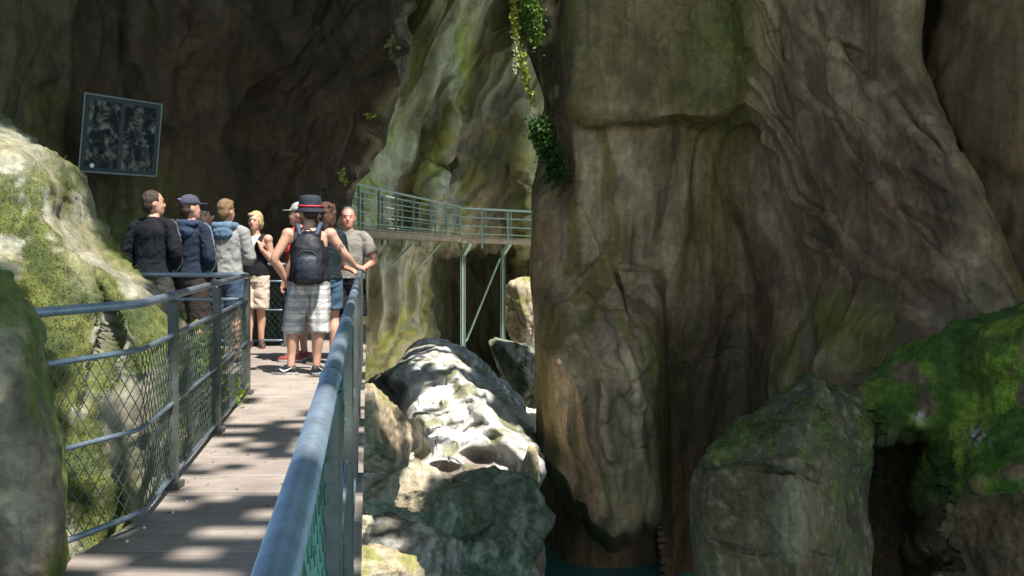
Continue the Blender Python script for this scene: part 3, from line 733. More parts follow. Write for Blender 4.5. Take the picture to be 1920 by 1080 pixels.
# walkway and people
litw(-2.0, 9.6, 0.3, .45); litw(-2.0, 10.7, 1.2, .95); litw(-3.3, 10.9, 1.5, 1.0); litw(-2.7, 12.6, .9, 1.1)
litw(-1.50, 5.75, 0.0, .26); litw(-1.25, 5.95, 0.0, .22); litw(-1.8, 6.3, .4, .22); litw(-2.0, 7.9, .5, .35); litw(-1.75, 8.9, 0, .3)
litw(-1.3, 8.5, 1.0, .55)
dap(-1.5, 7.2, 0, 1.3, .36); dap(-1.6, 8.7, .3, 1.2, .5); dap(-1.05, 4.6, .1, .95, .26); dap(-.6, 3.0, .6, .95, .28); dap(-1.2, 5.8, .1, 1.1, .3); dap(-.4, 2.0, 1, .8, .5); dap(-1.0, 5.6, 1.0, .5, .5); dap(-2.2, 6.0, .3, .6, .35)
# slope under the bridge, rocks beside the railing
lit(790, 660, 21.0, .45); lit(820, 690, 20, .5); lit(850, 735, 18.6, .58); lit(890, 800, 17.3, .75); lit(950, 855, 16.3, .6); lit(775, 820, 17, .5); lit(985, 890, 15.8, .4); lit(830, 850, 16.6, .55); lit(740, 770, 18, .35)
lit(700, 1060, 8.4, .45); lit(695, 720, 12.3, .3); lit(750, 930, 12.9, .25); lit(985, 600, 35, .5); lit(790, 880, 13.2, .22); lit(720, 800, 12.2, .18)
# leaves down the edge of the fin, bridge handrails
lit(978, 110, 18.2, .30); lit(1000, 185, 18.2, .2); lit(966, 20, 18.4, .35); lit(962, -50, 18.4, .4)
lit(720, 385, 32, .6)
# wide holes added beyond the fin, so bounce brightens the back wall
litw(9, 32, -4, 7.0); litw(15, 26, -4, 5.0)
def roof():
    zr = 11.5
    xs = np.arange(-5.2, 26, .16); ys = np.arange(-19, 47, .16)
    X, Y = np.meshgrid(xs, ys)
    P = np.stack([X, Y, np.full_like(X, zr)], -1)
    s = np.array(SUN)
    openm = np.full(X.shape, 9.0)
    jag = .22 * fbm(P * .9, 3) + .10 * fbm(P * 3.1, 2)
    for c, r in BLOBS:
        v = P - c; k = v @ s
        d = np.linalg.norm(v - k[..., None] * s, axis=-1)
        openm = np.minimum(openm, d - r * (1 + jag * 1.3))
    for c, r, k in DAP:
        v = P - c; kk = v @ s
        d = np.linalg.norm(v - kk[..., None] * s, axis=-1)
        hole_noise = np.random.default_rng(11).random(X.shape) - k
        openm = np.minimum(openm, np.maximum(d - r * (1 + .25 * jag), hole_noise))
    openm = np.minimum(openm, np.maximum(X + 5.6 + .6 * fbm(P * .5, 2), 33 - Y))
    openm = np.minimum(openm, np.maximum(np.maximum(1.5 - X, 26 - Y), Y - 34.3) + .5 * fbm(P * .6 + 4, 2))
    edge = np.interp(X, [-16, -3, 1, 20], [-6.5, -6.5, -13, -18]) + .6 * fbm(P * .4, 3)
    openm = np.minimum(openm, Y - edge)
    solid = openm > 0
    V, F = [], []; vid = {}
    nv, nu = X.shape
    zb = zr + .35 * fbm(P * .35, 3) 
    zt = zb + .05 + 1.4 * sm(openm, .5, 3.5)
    def vert(i, j, top):
        k = (i, j, top)
        if k not in vid:
            vid[k] = len(V); V.append((X[i, j], Y[i, j], zt[i, j] if top else zb[i, j]))
        return vid[k]
    cell = solid[:-1, :-1]
    for i in range(nv - 1):
        for j in range(nu - 1):
            if not cell[i, j]: continue
            F.append((vert(i, j, 0), vert(i+1, j, 0), vert(i+1, j+1, 0), vert(i, j+1, 0)))
            F.append((vert(i, j, 1), vert(i, j+1, 1), vert(i+1, j+1, 1), vert(i+1, j, 1)))
            for di, dj, a, b in ((-1, 0, (i, j), (i, j+1)), (1, 0, (i+1, j+1), (i+1, j)), (0, -1, (i+1, j), (i, j)), (0, 1, (i, j+1), (i+1, j+1))):
                ii, jj = i + di, j + dj
                if not (0 <= ii < nv-1 and 0 <= jj < nu-1) or not cell[ii, jj]:
                    F.append((vert(*a, 0), vert(*b, 0), vert(*b, 1), vert(*a, 1)))
    me = bpy.data.meshes.new('added_shade_roof'); me.from_pydata(V, [], F); me.update()
    Vn = np.array(V)
    set_tint(me, base(Vn, BEIGE, OLIVE, .4))
    o = link('added_shade_roof', me, M_ROCK, smooth=False)
    tag(o, kind='structure')
roof()
# ------------------------------------------------------------------ walkway, fences, footbridge, panel
M_STEEL = plain_mat('galvanised steel', (0.17, 0.215, 0.255), 0.42, 0.45, 0.25, 14, 0.15, 90)
M_STEEL_OLD = plain_mat('weathered steel post', (0.11, 0.115, 0.10), 0.6, 0.35, 0.3, 9, 0.2, 70)
M_MESHG = plain_mat('green coated wire', (0.012, 0.06, 0.046), 0.45, 0.0, 0.2, 20)
M_WIRE = plain_mat('galvanised wire', (0.10, 0.125, 0.105), 0.5, 0.5, 0.25, 20)
M_FRAMEG = plain_mat('bridge steel', (0.38, 0.50, 0.42), 0.5, 0.4, 0.15, 6)
M_BEAMB = plain_mat('bridge boards', (0.34, 0.26, 0.17), 0.75, 0, 0.3, 3)
M_BOLT = plain_mat('zinc bolt', (0.45, 0.47, 0.5), 0.35, 0.8, 0.1, 30)
def wood_mat(name, c0, c1):
    m, n, l, b = new_mat(name)
    tc = n.new('ShaderNodeTexCoord'); oi = n.new('ShaderNodeObjectInfo')
    ad = n.new('ShaderNodeVectorMath'); ad.operation = 'ADD'
    sc = n.new('ShaderNodeVectorMath'); sc.operation = 'SCALE'; sc.inputs['Scale'].default_value = 37.0
    cb = n.new('ShaderNodeCombineXYZ'); l.new(oi.outputs['Random'], cb.inputs[0]); l.new(oi.outputs['Random'], cb.inputs[2])
    l.new(cb.outputs[0], sc.inputs[0]); l.new(tc.outputs['Object'], ad.inputs[0]); l.new(sc.outputs[0], ad.inputs[1])
    mp = n.new('ShaderNodeMapping'); mp.inputs['Scale'].default_value = (1.3, 34, 10); l.new(ad.outputs[0], mp.inputs['Vector'])
    g = n.new('ShaderNodeTexNoise'); g.inputs['Scale'].default_value = 1.6; g.inputs['Detail'].default_value = 8; g.inputs['Roughness'].default_value = .7
    l.new(mp.outputs[0], g.inputs['Vector'])
    s = n.new('ShaderNodeTexNoise'); s.inputs['Scale'].default_value = 3.2; s.inputs['Detail'].default_value = 6; s.inputs['Roughness'].default_value = .65; l.new(ad.outputs[0], s.inputs['Vector'])
    mx = n.new('ShaderNodeMix'); mx.data_type = 'RGBA'; mx.inputs[6].default_value = (*c0, 1); mx.inputs[7].default_value = (*c1, 1)
    r = n.new('ShaderNodeMapRange'); r.inputs[1].default_value = .3; r.inputs[2].default_value = .7; l.new(g.outputs['Fac'], r.inputs[0]); l.new(r.outputs[0], mx.inputs[0])
    r2 = n.new('ShaderNodeMapRange'); r2.inputs[1].default_value = .3; r2.inputs[2].default_value = .72; r2.inputs[3].default_value = .68; r2.inputs[4].default_value = 1.15; l.new(s.outputs['Fac'], r2.inputs[0])
    r3 = n.new('ShaderNodeMapRange'); r3.inputs[3].default_value = .88; r3.inputs[4].default_value = 1.1; l.new(oi.outputs['Random'], r3.inputs[0])
    mu = n.new('ShaderNodeMath'); mu.operation = 'MULTIPLY'; l.new(r2.outputs[0], mu.inputs[0]); l.new(r3.outputs[0], mu.inputs[1])
    vm = n.new('ShaderNodeVectorMath'); vm.operation = 'SCALE'; l.new(mx.outputs[2], vm.inputs[0]); l.new(mu.outputs[0], vm.inputs['Scale'])
    l.new(vm.outputs[0], b.inputs['Base Color']); b.inputs['Roughness'].default_value = .78; b.inputs['Specular IOR Level'].default_value = .25
    bp = n.new('ShaderNodeBump'); bp.inputs['Strength'].default_value = .35; bp.inputs['Distance'].default_value = .006; l.new(g.outputs['Fac'], bp.inputs['Height']); l.new(bp.outputs[0], b.inputs['Normal'])
    return m
M_DECK = wood_mat('weathered deck board', (0.225, 0.183, 0.157), (0.385, 0.325, 0.28))
SL = -0.135
def XL(y): return SL * y - 1.03
def XR(y): return SL * y - 0.077
def fence_left_x(y):                       # the left fence swings out near the grey boulder
    return np.interp(y, [3.6, 4.05, 4.75, 4.95], [-2.1, -1.93, XL(4.75) - .03, XL(4.95)]) if y < 4.95 else XL(y)
walk = empty('walkway', (XL(6) + .5, 6, 0)); tag(walk, 'weathered plank walkway with bolted boards leading to the group of people', 'walkway')
def child_of(o, parent):
    o.parent = parent; o.matrix_parent_inverse = Matrix.Translation(-Vector(parent.location)); return o
def plank(y0, y1, xl0, xl1, xr0, xr1, dz):
    mb = MB(); b = .006
    z1, z0 = dz, dz - .045
    V = [(xl0, y0, z0), (xr0, y0, z0), (xr1, y1, z0), (xl1, y1, z0), (xl0, y0, z1 - b), (xr0, y0, z1 - b), (xr1, y1, z1 - b), (xl1, y1, z1 - b),
         (xl0 + b, y0 + b, z1), (xr0 - b, y0 + b, z1), (xr1 - b, y1 - b, z1), (xl1 + b, y1 - b, z1)]
    F = [(3, 2, 1, 0), (0, 1, 5, 4), (1, 2, 6, 5), (2, 3, 7, 6), (3, 0, 4, 7), (4, 5, 9, 8), (5, 6, 10, 9), (6, 7, 11, 10), (7, 4, 8, 11), (8, 9, 10, 11)]
    mb.add(V, F)
    return child_of(mb.build('plank', M_DECK), walk)
bolt_me = None
y = -0.95; k = 0
seams = [4.41, 4.91, 5.42, 5.9, 6.44]
while y < 16.5:
    w = .495; y1 = y + w
    def xl(yy):
        if 9.05 < yy < 13.45: return -4.7
        if yy < 4.95: return float(fence_left_x(max(yy, 3.6))) - .02
        return XL(yy) - .06
    ym = (y + y1) / 2
    if 9.05 < ym < 13.45: a, c = -4.7 + .05 * (k % 2), -4.7 + .05 * (k % 2)
    else: a, c = (xl(y) if not 9.05 < y < 13.45 else XL(y) - .06), (xl(y1) if not 9.05 < y1 < 13.45 else XL(y1) - .06)
    pl_ = plank(y + .006, y1 - .006, a, c, XR(y) + .05, XR(y1) + .05, random.uniform(-.003, .003))
    if 2.5 < y < 9:
        for f in (.28, .72):
            for xx in ((a if y < 9 else XL(y)) + .13, XR(y) - .12):
                mb = MB(); p = (xx, y + w * f, -.001); mb.tube([p, (p[0], p[1], .006)], [.011, .008], 8)
                mb.build('bolt', M_BOLT, pl_)
    y = y1; k += 1
for xo in (.12, .82):
    mb = MB(); mb.beam((SL * -1 - 1.03 + xo, -1, -.16), (SL * 16.4 - 1.03 + xo, 16.4, -.16), .1, .2)
    child_of(mb.build('beam', M_STEEL_OLD), walk)
for yy in (9.25, 13.2):
    mb = MB(); mb.beam((-4.65, yy, -.15), (XL(yy), yy, -.15), .1, .2); child_of(mb.build('beam', M_STEEL_OLD), walk)

def path_tools(pts):
    pts = [Vector((p[0], p[1], 0)) for p in pts]
    L = [0]
    for a, b_ in zip(pts[:-1], pts[1:]): L.append(L[-1] + (b_ - a).length)
    def f(s):
        s = min(max(s, 0), L[-1])
        for i in range(len(pts) - 1):
            if s <= L[i + 1] + 1e-9:
                t = (s - L[i]) / max(1e-9, L[i + 1] - L[i]); return pts[i].lerp(pts[i + 1], t)
        return pts[-1]
    return f, L[-1]
def chain_link(pts, z0, z1, pitch=.074, r=.0028, seed=0):
    f, L = path_tools(pts); h = pitch / 2; mb = MB(); rr = random.Random(seed)
    nk = int(L / h); nj = int((z1 - z0) / (h * 1.2))
    for k in range(nk):
        P = []
        for j in range(nj + 1):
            s = (k + ((j + k) % 2)) * h
            q = f(s)
            wob = .004 * math.sin(s * 7.1) + .003 * math.sin(j * .9 + s * 3)
            P.append((q.x + wob + rr.uniform(-.0015, .0015), q.y + rr.uniform(-.0015, .0015), z0 + (z1 - z0) * j / nj + .004 * math.sin(s * 5)))
        mb.tube(P, r, 3, closed=False)
    return mb
def rail_path(mb, pts, z, r, sides=12, rnd=.09):
    """tube along a plan path with rounded bends"""
    P = [Vector((p[0], p[1], z if len(p) < 3 else p[2])) for p in pts]
    out = [P[0]]
    for i in range(1, len(P) - 1):
        a, b_, c = P[i - 1], P[i], P[i + 1]
        u = (a - b_).normalized() * min(rnd, (a - b_).length * .45); v = (c - b_).normalized() * min(rnd, (c - b_).length * .45)
        for t in (0, .25, .5, .75, 1): out.append((b_ + u) * (1 - t) ** 2 + b_ * 2 * t * (1 - t) + (b_ + v) * t * t)
    out.append(P[-1]); mb.tube(out, r, sides)
def fence(name, label, group, path, posts, couple, mesh_mat, z_second=.81, top=True, seed=0, mesh_pts=None, lows=None):
    root = empty(name, (path[0][0], path[0][1], 0)); tag(root, label, 'railing', group)
    def b(mb, nm, mat, smooth=True): return child_of(mb.build(nm, mat, None, smooth), root)
    mb = MB(); rail_path(mb, path, 1.02, .0205, 16); hr = b(mb, 'handrail', M_STEEL)
    for z, r in lows or ((z_second, .0135), (.45, .0115), (.07, .0140)):
        mb = MB(); rail_path(mb, path, z, r, 10); b(mb, 'rail', M_STEEL)
    for (x, yv) in posts:
        mb = MB(); mb.box((x, yv, .44), (.042, .055, 1.10)); p = b(mb, 'post', M_STEEL_OLD, False)
        mb = MB(); mb.box((x, yv, -.04 + .06), (.09, .11, .03)); mb.build('foot_plate', M_STEEL_OLD, p)
    for c, d in couple:
        c = Vector(c); d = Vector(d).normalized()
        mb = MB(); mb.tube([c - d * .022, c - d * .018, c + d * .018, c + d * .022], [.0207, .0232, .0232, .0207], 16); mb.build('coupling', M_STEEL, hr, True)
    mb = chain_link(mesh_pts or path, .075, z_second - .005, seed=seed)
    o = b(mb, 'chain_link_mesh', mesh_mat, False); o['kind'] = 'stuff'
    return root
ry = [-0.5, .6, 2.2, 3.9, 5.8, 7.6, 9.4, 11.25]
dirw = (SL, 1, 0)
fence('railing', 'long handrail on the right edge of the walkway, beside the water', 'walkway railings',
      [(XR(-1.2), -1.2), (XR(11.35), 11.35)], [(XR(q), q) for q in ry], [((XR(q), q, 1.02), dirw) for q in ry[1:]], M_MESHG, seed=1, z_second=.93, lows=((.07, .0165), (.5, .008)), mesh_pts=[(XR(1.2) - .012, 1.2), (XR(11.3) - .012, 11.3)])
Lp = [(-1.96, 4.0), (XL(4.85), 4.85), (XL(9.1), 9.1)]
fence('railing', 'bent handrail and wire fence on the left edge beside the mossy boulder', 'walkway railings', Lp,
      [(XL(q), q) for q in (5.64, 7.28, 9.1)], [((XL(q), q, 1.02), dirw) for q in (5.64, 7.3)], M_WIRE, seed=2)
fence('railing', 'short cross railing in front of the two people in dark jackets', 'walkway railings', [(XL(9.1) - .03, 9.16), (-4.7, 9.16)],
      [(-3.3, 9.16), (-4.6, 9.16)], [], M_WIRE, seed=3)
fence('railing', 'far railing with green mesh behind the blonde woman', 'walkway railings', [(-4.7, 13.35), (XL(13.35), 13.35), (XL(17.5), 17.5)],
      [(XL(13.35), 13.35), (-3.8, 13.35), (XL(15.2), 15.2), (XL(17.4), 17.4)], [], M_MESHG, seed=4)

# ---- footbridge across the chamber
fb = empty('footbridge', tuple(at(818, 441, 38))); tag(fb, 'pale steel footbridge with wooden deck crossing the gorge on tall columns', 'footbridge')
def fbp(mb, nm, mat): return child_of(mb.build(nm, mat), fb)
K0 = at(560, 0, 24.0); K1 = at(637, 0, 27); K2 = at(818, 0, 38); K3 = at(1100, 0, 41.2)
FBX = [(K0[0], K0[1], 1.70), (K1[0], K1[1], 1.66), (K2[0], K2[1], 1.55), (K3[0], K3[1], 1.36)]
off = Vector((.62, .95, 0))
def fbl(o, h): return [Vector((p[0], p[1], p[2] + h)) + o for p in FBX]
NB = 4
for i in range(3):
    a, b_ = Vector(FBX[i]), Vector(FBX[i + 1])
    n_ = max(2, int((b_ - a).length / .62))
    o1 = Vector((.85, .55, 0)) if i < 2 else Vector((.12, 1.05, 0))
    for q in range(n_):
        p0 = a.lerp(b_, q / n_ + .004); p1 = a.lerp(b_, (q + 1) / n_ - .004)
        oo = o1
        mb = MB(); t = .05
        V = [p0, p1, p1 + oo, p0 + oo]; V = [v + Vector((0, 0, -.02)) for v in V] + [v + Vector((0, 0, -.02 - t)) for v in V]
        mb.add(V, [(0, 1, 2, 3), (7, 6, 5, 4), (0, 4, 5, 1), (1, 5, 6, 2), (2, 6, 7, 3), (3, 7, 4, 0)])
        fbp(mb, 'plank', M_BEAMB)
    for oo in (Vector((0, 0, 0)), o1):
        mb = MB(); mb.beam(a + oo * .98 + Vector((0, 0, -.16)), b_ + oo * .98 + Vector((0, 0, -.16)), .07, .16); fbp(mb, 'edge_beam', M_BEAMB)
        for h, r in ((1.02, .035), (.70, .016), (.38, .016), (.10, .016)):
            mb = MB(); mb.tube([a + oo + Vector((0, 0, h)), b_ + oo + Vector((0, 0, h))], r, 6); fbp(mb, 'handrail' if h > 1 else 'rail', M_FRAMEG)
def on_bridge(px):
    s = (px - CX) / FPX
    for a, b_ in zip(FBX[:-1], FBX[1:]):
        den = (b_[0] - a[0]) - s * (b_[1] - a[1]); t = (s * a[1] - a[0]) / den
        if -1e-6 <= t <= 1 + 1e-6: return Vector(a).lerp(Vector(b_), t)
    return Vector(FBX[-1])
for px in (600, 643, 680, 717, 754, 787, 816, 853, 904, 952, 1000, 1050):
    p = on_bridge(px); o1 = Vector((.85, .55, 0)) if px <= 818 else Vector((.12, 1.05, 0))
    for oo, lo in ((Vector((0, 0, 0)), -.42), (o1, 0)):
        mb = MB(); mb.box(p + oo + Vector((0, -.02, (1.0 + lo) / 2)), (.065, .07, 1.0 - lo)); fbp(mb, 'post', M_FRAMEG)
for px, y0, y1 in ((868, 476, 668), (943, 474, 690)):
    D = on_bridge(px)[1] + .4
    a, b_ = Vector(at(px, y0, D)), Vector(at(px, y1, D))
    mb = MB()
    mb.box((a + b_) / 2, (.05, .16, (a - b_).length))
    for sx in (-.075, .075): mb.box((a + b_) / 2 + Vector((sx, 0, 0)), (.016, .18, (a - b_).length))
    fbp(mb, 'column', M_FRAMEG)
    mb = MB(); mb.beam(a + Vector((0, 0, -.05)), Vector(at(px + 13, 456, D - .3)), .14, .14); fbp(mb, 'bracket', M_FRAMEG)
    mb = MB(); mb.beam(a + Vector((-.02, 0, .0)), Vector(at(px - 6, 456, D + .4)), .1, .1); fbp(mb, 'bracket', M_FRAMEG)
for (x0, y0, x1, y1, D0, D1) in ((937, 485, 874, 640, 40.2, 39.8), (826, 457, 763, 526, 38.6, 38.0), (772, 458, 738, 494, 35.5, 36), (706, 448, 672, 468, 31.5, 33)):
    mb = MB(); mb.tube([at(x0, y0, D0), at(x1, y1, D1)], .04, 6); fbp(mb, 'strut', M_FRAMEG)

# ---- photograph panel hung on the dark wall
def panel():
    c = [Vector(at(157, 173, 12.75)), Vector(at(304, 195, 13.35)), Vector(at(293, 332, 13.35)), Vector(at(145, 322, 12.75))]
    cen = sum(c, Vector()) / 4
    root = empty('information_panel', tuple(cen)); tag(root, 'tilted framed panel with two cave photographs on the dark rock wall', 'sign')
    nrm = (c[1] - c[0]).cross(c[3] - c[0]).normalized()
    if nrm.y > 0: nrm = -nrm
    def uv(u, v, d=0.0): return (c[0] * (1 - u) + c[1] * u) * (1 - v) + (c[3] * (1 - u) + c[2] * u) * v + nrm * d
    def slab(nm, u0, u1, v0, v1, d0, d1, mat):
        V = [uv(u0, v0, d1), uv(u1, v0, d1), uv(u1, v1, d1), uv(u0, v1, d1), uv(u0, v0, d0), uv(u1, v0, d0), uv(u1, v1, d0), uv(u0, v1, d0)]
        mb = MB(); mb.add(V, [(0, 1, 2, 3), (7, 6, 5, 4), (0, 4, 5, 1), (1, 5, 6, 2), (2, 6, 7, 3), (3, 7, 4, 0)])
        return child_of(mb.build(nm, mat), root)
    mfr = plain_mat('panel board', (0.04, 0.052, 0.055), 0.75, 0, .1, 5, spec=.15)
    slab('backboard', 0, 1, 0, 1, -.02, .012, mfr)
    for q in ((0, 1, 0, .018), (0, 1, .982, 1), (0, .018, .018, .982), (.982, 1, .018, .982)): slab('frame', *q, -.025, .022, plain_mat('panel frame', (0.09, 0.11, 0.105), .4, .4, .1, 8))
    def photo(nm, seed):
        m, n, l, b = new_mat(nm)
        tc = n.new('ShaderNodeTexCoord')
        mp = n.new('ShaderNodeMapping'); mp.inputs['Location'].default_value = (seed, seed * 2.1, 0); mp.inputs['Scale'].default_value = (9, 1, 5); l.new(tc.outputs['Object'], mp.inputs['Vector'])
        nz = n.new('ShaderNodeTexNoise'); nz.inputs['Scale'].default_value = 1.1; nz.inputs['Detail'].default_value = 10; nz.inputs['Roughness'].default_value = .68; nz.inputs['Distortion'].default_value = .7; l.new(mp.outputs[0], nz.inputs['Vector'])
        cr = n.new('ShaderNodeValToRGB'); e = cr.color_ramp.elements
        e[0].position, e[0].color = .44, (.012, .014, .016, 1); e[1].position, e[1].color = .68, (.20, .185, .145, 1)
        x = e.new(.5); x.color = (.03, .032, .033, 1); x2 = e.new(.56); x2.color = (.12, .112, .088, 1)
        l.new(nz.outputs['Fac'], cr.inputs[0]); l.new(cr.outputs[0], b.inputs['Base Color']); b.inputs['Roughness'].default_value = .8; b.inputs['Specular IOR Level'].default_value = .15
        return m
    slab('photograph', .075, .475, .075, .93, .013, .017, photo('cave photograph one', 1.7))
    slab('photograph', .53, .93, .075, .94, .013, .017, photo('cave photograph two', 6.3))
    mb = MB(); p = uv(.155, .91, .02); mb.tube([p, p + nrm * .03, p + nrm * .045], [.022, .03, .012], 10)
    child_of(mb.build('knob', plain_mat('white knob', (.75, .75, .73), .4, 0, .05), None, True), root)
panel()
# ------------------------------------------------------------------ people
def spline(pts, rad, n=6):
    P = [np.array(p, float) for p in pts]; out, rr = [], []
    for i in range(len(P) - 1):
        p0 = P[max(i - 1, 0)]; p1 = P[i]; p2 = P[i + 1]; p3 = P[min(i + 2, len(P) - 1)]
        for k in range(n):
            t = k / n
            q = .5 * (2*p1 + (p2 - p0)*t + (2*p0 - 5*p1 + 4*p2 - p3)*t*t + (3*p1 - p0 - 3*p2 + p3)*t**3) if n > 1 else p1
            out.append(q); rr.append(rad[i] * (1 - t) + rad[i + 1] * t)
    out.append(P[-1]); rr.append(rad[-1])
    return out, rr
class Body:
    def __init__(s): s.mb = MB()
    def limb(s, pts, rad, n=5, sides=14, caps=True):
        p, r = spline(pts, rad, n)
        if caps:
            a = np.array(p[0]) - np.array(p[1]); a = a / max(1e-9, np.linalg.norm(a)); b_ = np.array(p[-1]) - np.array(p[-2]); b_ = b_ / max(1e-9, np.linalg.norm(b_))
            p = [p[0] + a * r[0] * .7, p[0] + a * r[0] * .4] + p + [p[-1] + b_ * r[-1] * .4, p[-1] + b_ * r[-1] * .7]
            r = [r[0] * .6, r[0] * .9] + r + [r[-1] * .9, r[-1] * .6]
        s.mb.tube(p, r, sides); return s
    def loft(s, rings, sides=24, M=None):
        """rings: (z, rx, ry, cx, cy)"""
        V = []
        for (z, rx, ry, cx_, cy_) in rings:
            for k in range(sides):
                a = 2 * math.pi * k / sides; V.append(Vector((cx_ + rx * math.cos(a), cy_ + ry * math.sin(a), z)))
        if M is not None: V = [M @ v for v in V]
        n = len(rings); F = []
        for i in range(n - 1):
            for k in range(sides): F.append((i*sides+k, i*sides+(k+1) % sides, (i+1)*sides+(k+1) % sides, (i+1)*sides+k))
        F.append(tuple(range(sides))[::-1]); F.append(tuple((n-1)*sides+k for k in range(sides)))
        s.mb.add(V, F); return s
    def ball(s, c, r, M=None):
        r = (r, r, r) if np.isscalar(r) else r
        V, F = ico(3); V = [Vector((c[0] + v[0]*r[0], c[1] + v[1]*r[1], c[2] + v[2]*r[2])) for v in V]
        if M is not None: V = [M @ v for v in V]
        s.mb.add(V, F); return s
    def box(s, c, size, rot=None): s.mb.box(c, size, rot); return s
    def grow(s, name, mat, parent, voxel=.010, smooth=4, tint=None, wrinkle=0.0, wscale=(9, 9, 5), seed=0):
        me = mesh('tmp', s.mb.V, s.mb.F); o = bpy.data.objects.new('tmp', me); COL.objects.link(o)
        md = o.modifiers.new('r', 'REMESH'); md.mode = 'VOXEL'; md.voxel_size = voxel; md.adaptivity = 0
        if smooth:
            m2 = o.modifiers.new('s', 'SMOOTH'); m2.factor = .5; m2.iterations = smooth
        dg = bpy.context.evaluated_depsgraph_get(); dg.update()
        ne = bpy.data.meshes.new_from_object(o.evaluated_get(dg)); ne.name = name
        bpy.data.objects.remove(o); bpy.data.meshes.remove(me)
        n = len(ne.vertices); co = np.zeros(n * 3, np.float32); ne.vertices.foreach_get('co', co); co = co.reshape(-1, 3).astype(float)
        if wrinkle:
            nn = np.zeros(n * 3, np.float32); ne.vertices.foreach_get('normal', nn); nn = nn.reshape(-1, 3)
            q = co * np.array(wscale) + seed
            w = ridged(q + .6 * fbm(co * 5 + seed, 2)[:, None], 2) - .7
            co = co + nn * (wrinkle * (w + .6 * fbm(co * 4 + seed, 2)))[:, None]
            ne.vertices.foreach_set('co', co.astype(np.float32).reshape(-1)); ne.update()
        ne.materials.clear()
        if tint is not None: set_tint(ne, tint(co))
        return link(name, ne, mat, parent, True)

M_SKIN, _n, _l, _b = new_mat('skin')
_a = _n.new('ShaderNodeAttribute'); _a.attribute_name = 'tint'
_nz = _n.new('ShaderNodeTexNoise'); _nz.inputs['Scale'].default_value = 22; _nz.inputs['Detail'].default_value = 5
_rm = _n.new('ShaderNodeMapRange'); _rm.inputs[3].default_value = .8; _rm.inputs[4].default_value = 1.2; _l.new(_nz.outputs['Fac'], _rm.inputs[0])
_vm = _n.new('ShaderNodeVectorMath'); _vm.operation = 'SCALE'; _l.new(_a.outputs['Color'], _vm.inputs[0]); _l.new(_rm.outputs[0], _vm.inputs['Scale'])
_l.new(_vm.outputs[0], _b.inputs['Base Color']); _b.inputs['Roughness'].default_value = .5; _b.inputs['Subsurface Weight'].default_value = .08; _b.inputs['Subsurface Radius'].default_value = (.02, .008, .004)
M_CLOTH = plain_mat('cloth', (1, 1, 1), .85, 0, .16, 30, .25, 140, .2, tint=True)
M_HAIR = plain_mat('hair', (1, 1, 1), .5, 0, .4, 60, .6, 160, .4, stretch=(3, 3, 1), tint=True)
M_LEATH = plain_mat('shoe', (1, 1, 1), .55, 0, .12, 25, .1, 90, .4, tint=True)
M_NYLON = plain_mat('nylon', (.009, .010, .013), .6, 0, .25, 12, .25, 60, .4)
def flat(c):
    c = np.array(c, float)
    return lambda co: np.broadcast_to(c, co.shape)
SKIN = np.array([.50, .27, .185]); 
def rotz(a): return Matrix.Rotation(a, 4, 'Z')
TORSO = [(.80, .130, .09, 0, 0), (.86, .158, .11, 0, -.005), (.93, .165, .118, 0, -.008), (1.0, .155, .105, 0, 0), (1.08, .143, .094, 0, .004), (1.16, .148, .1, 0, .004),
         (1.25, .162, .11, 0, .004), (1.33, .168, .112, 0, 0), (1.39, .155, .1, 0, -.005), (1.43, .115, .075, 0, -.01), (1.465, .062, .06, 0, -.008), (1.52, .055, .058, 0, .004)]
HEAD = [(1.512, .028, .03, 0, .058), (1.535, .05, .062, 0, .036), (1.57, .064, .085, 0, .018), (1.61, .071, .095, 0, .004), (1.65, .0755, .099, 0, -.004), (1.69, .0735, .095, 0, -.009), (1.725, .06, .077, 0, -.012), (1.745, .038, .048, 0, -.014), (1.753, .012, .015, 0, -.014)]
def lerp(a, b_, t): return np.array(a, float) * (1 - t) + np.array(b_, float) * t
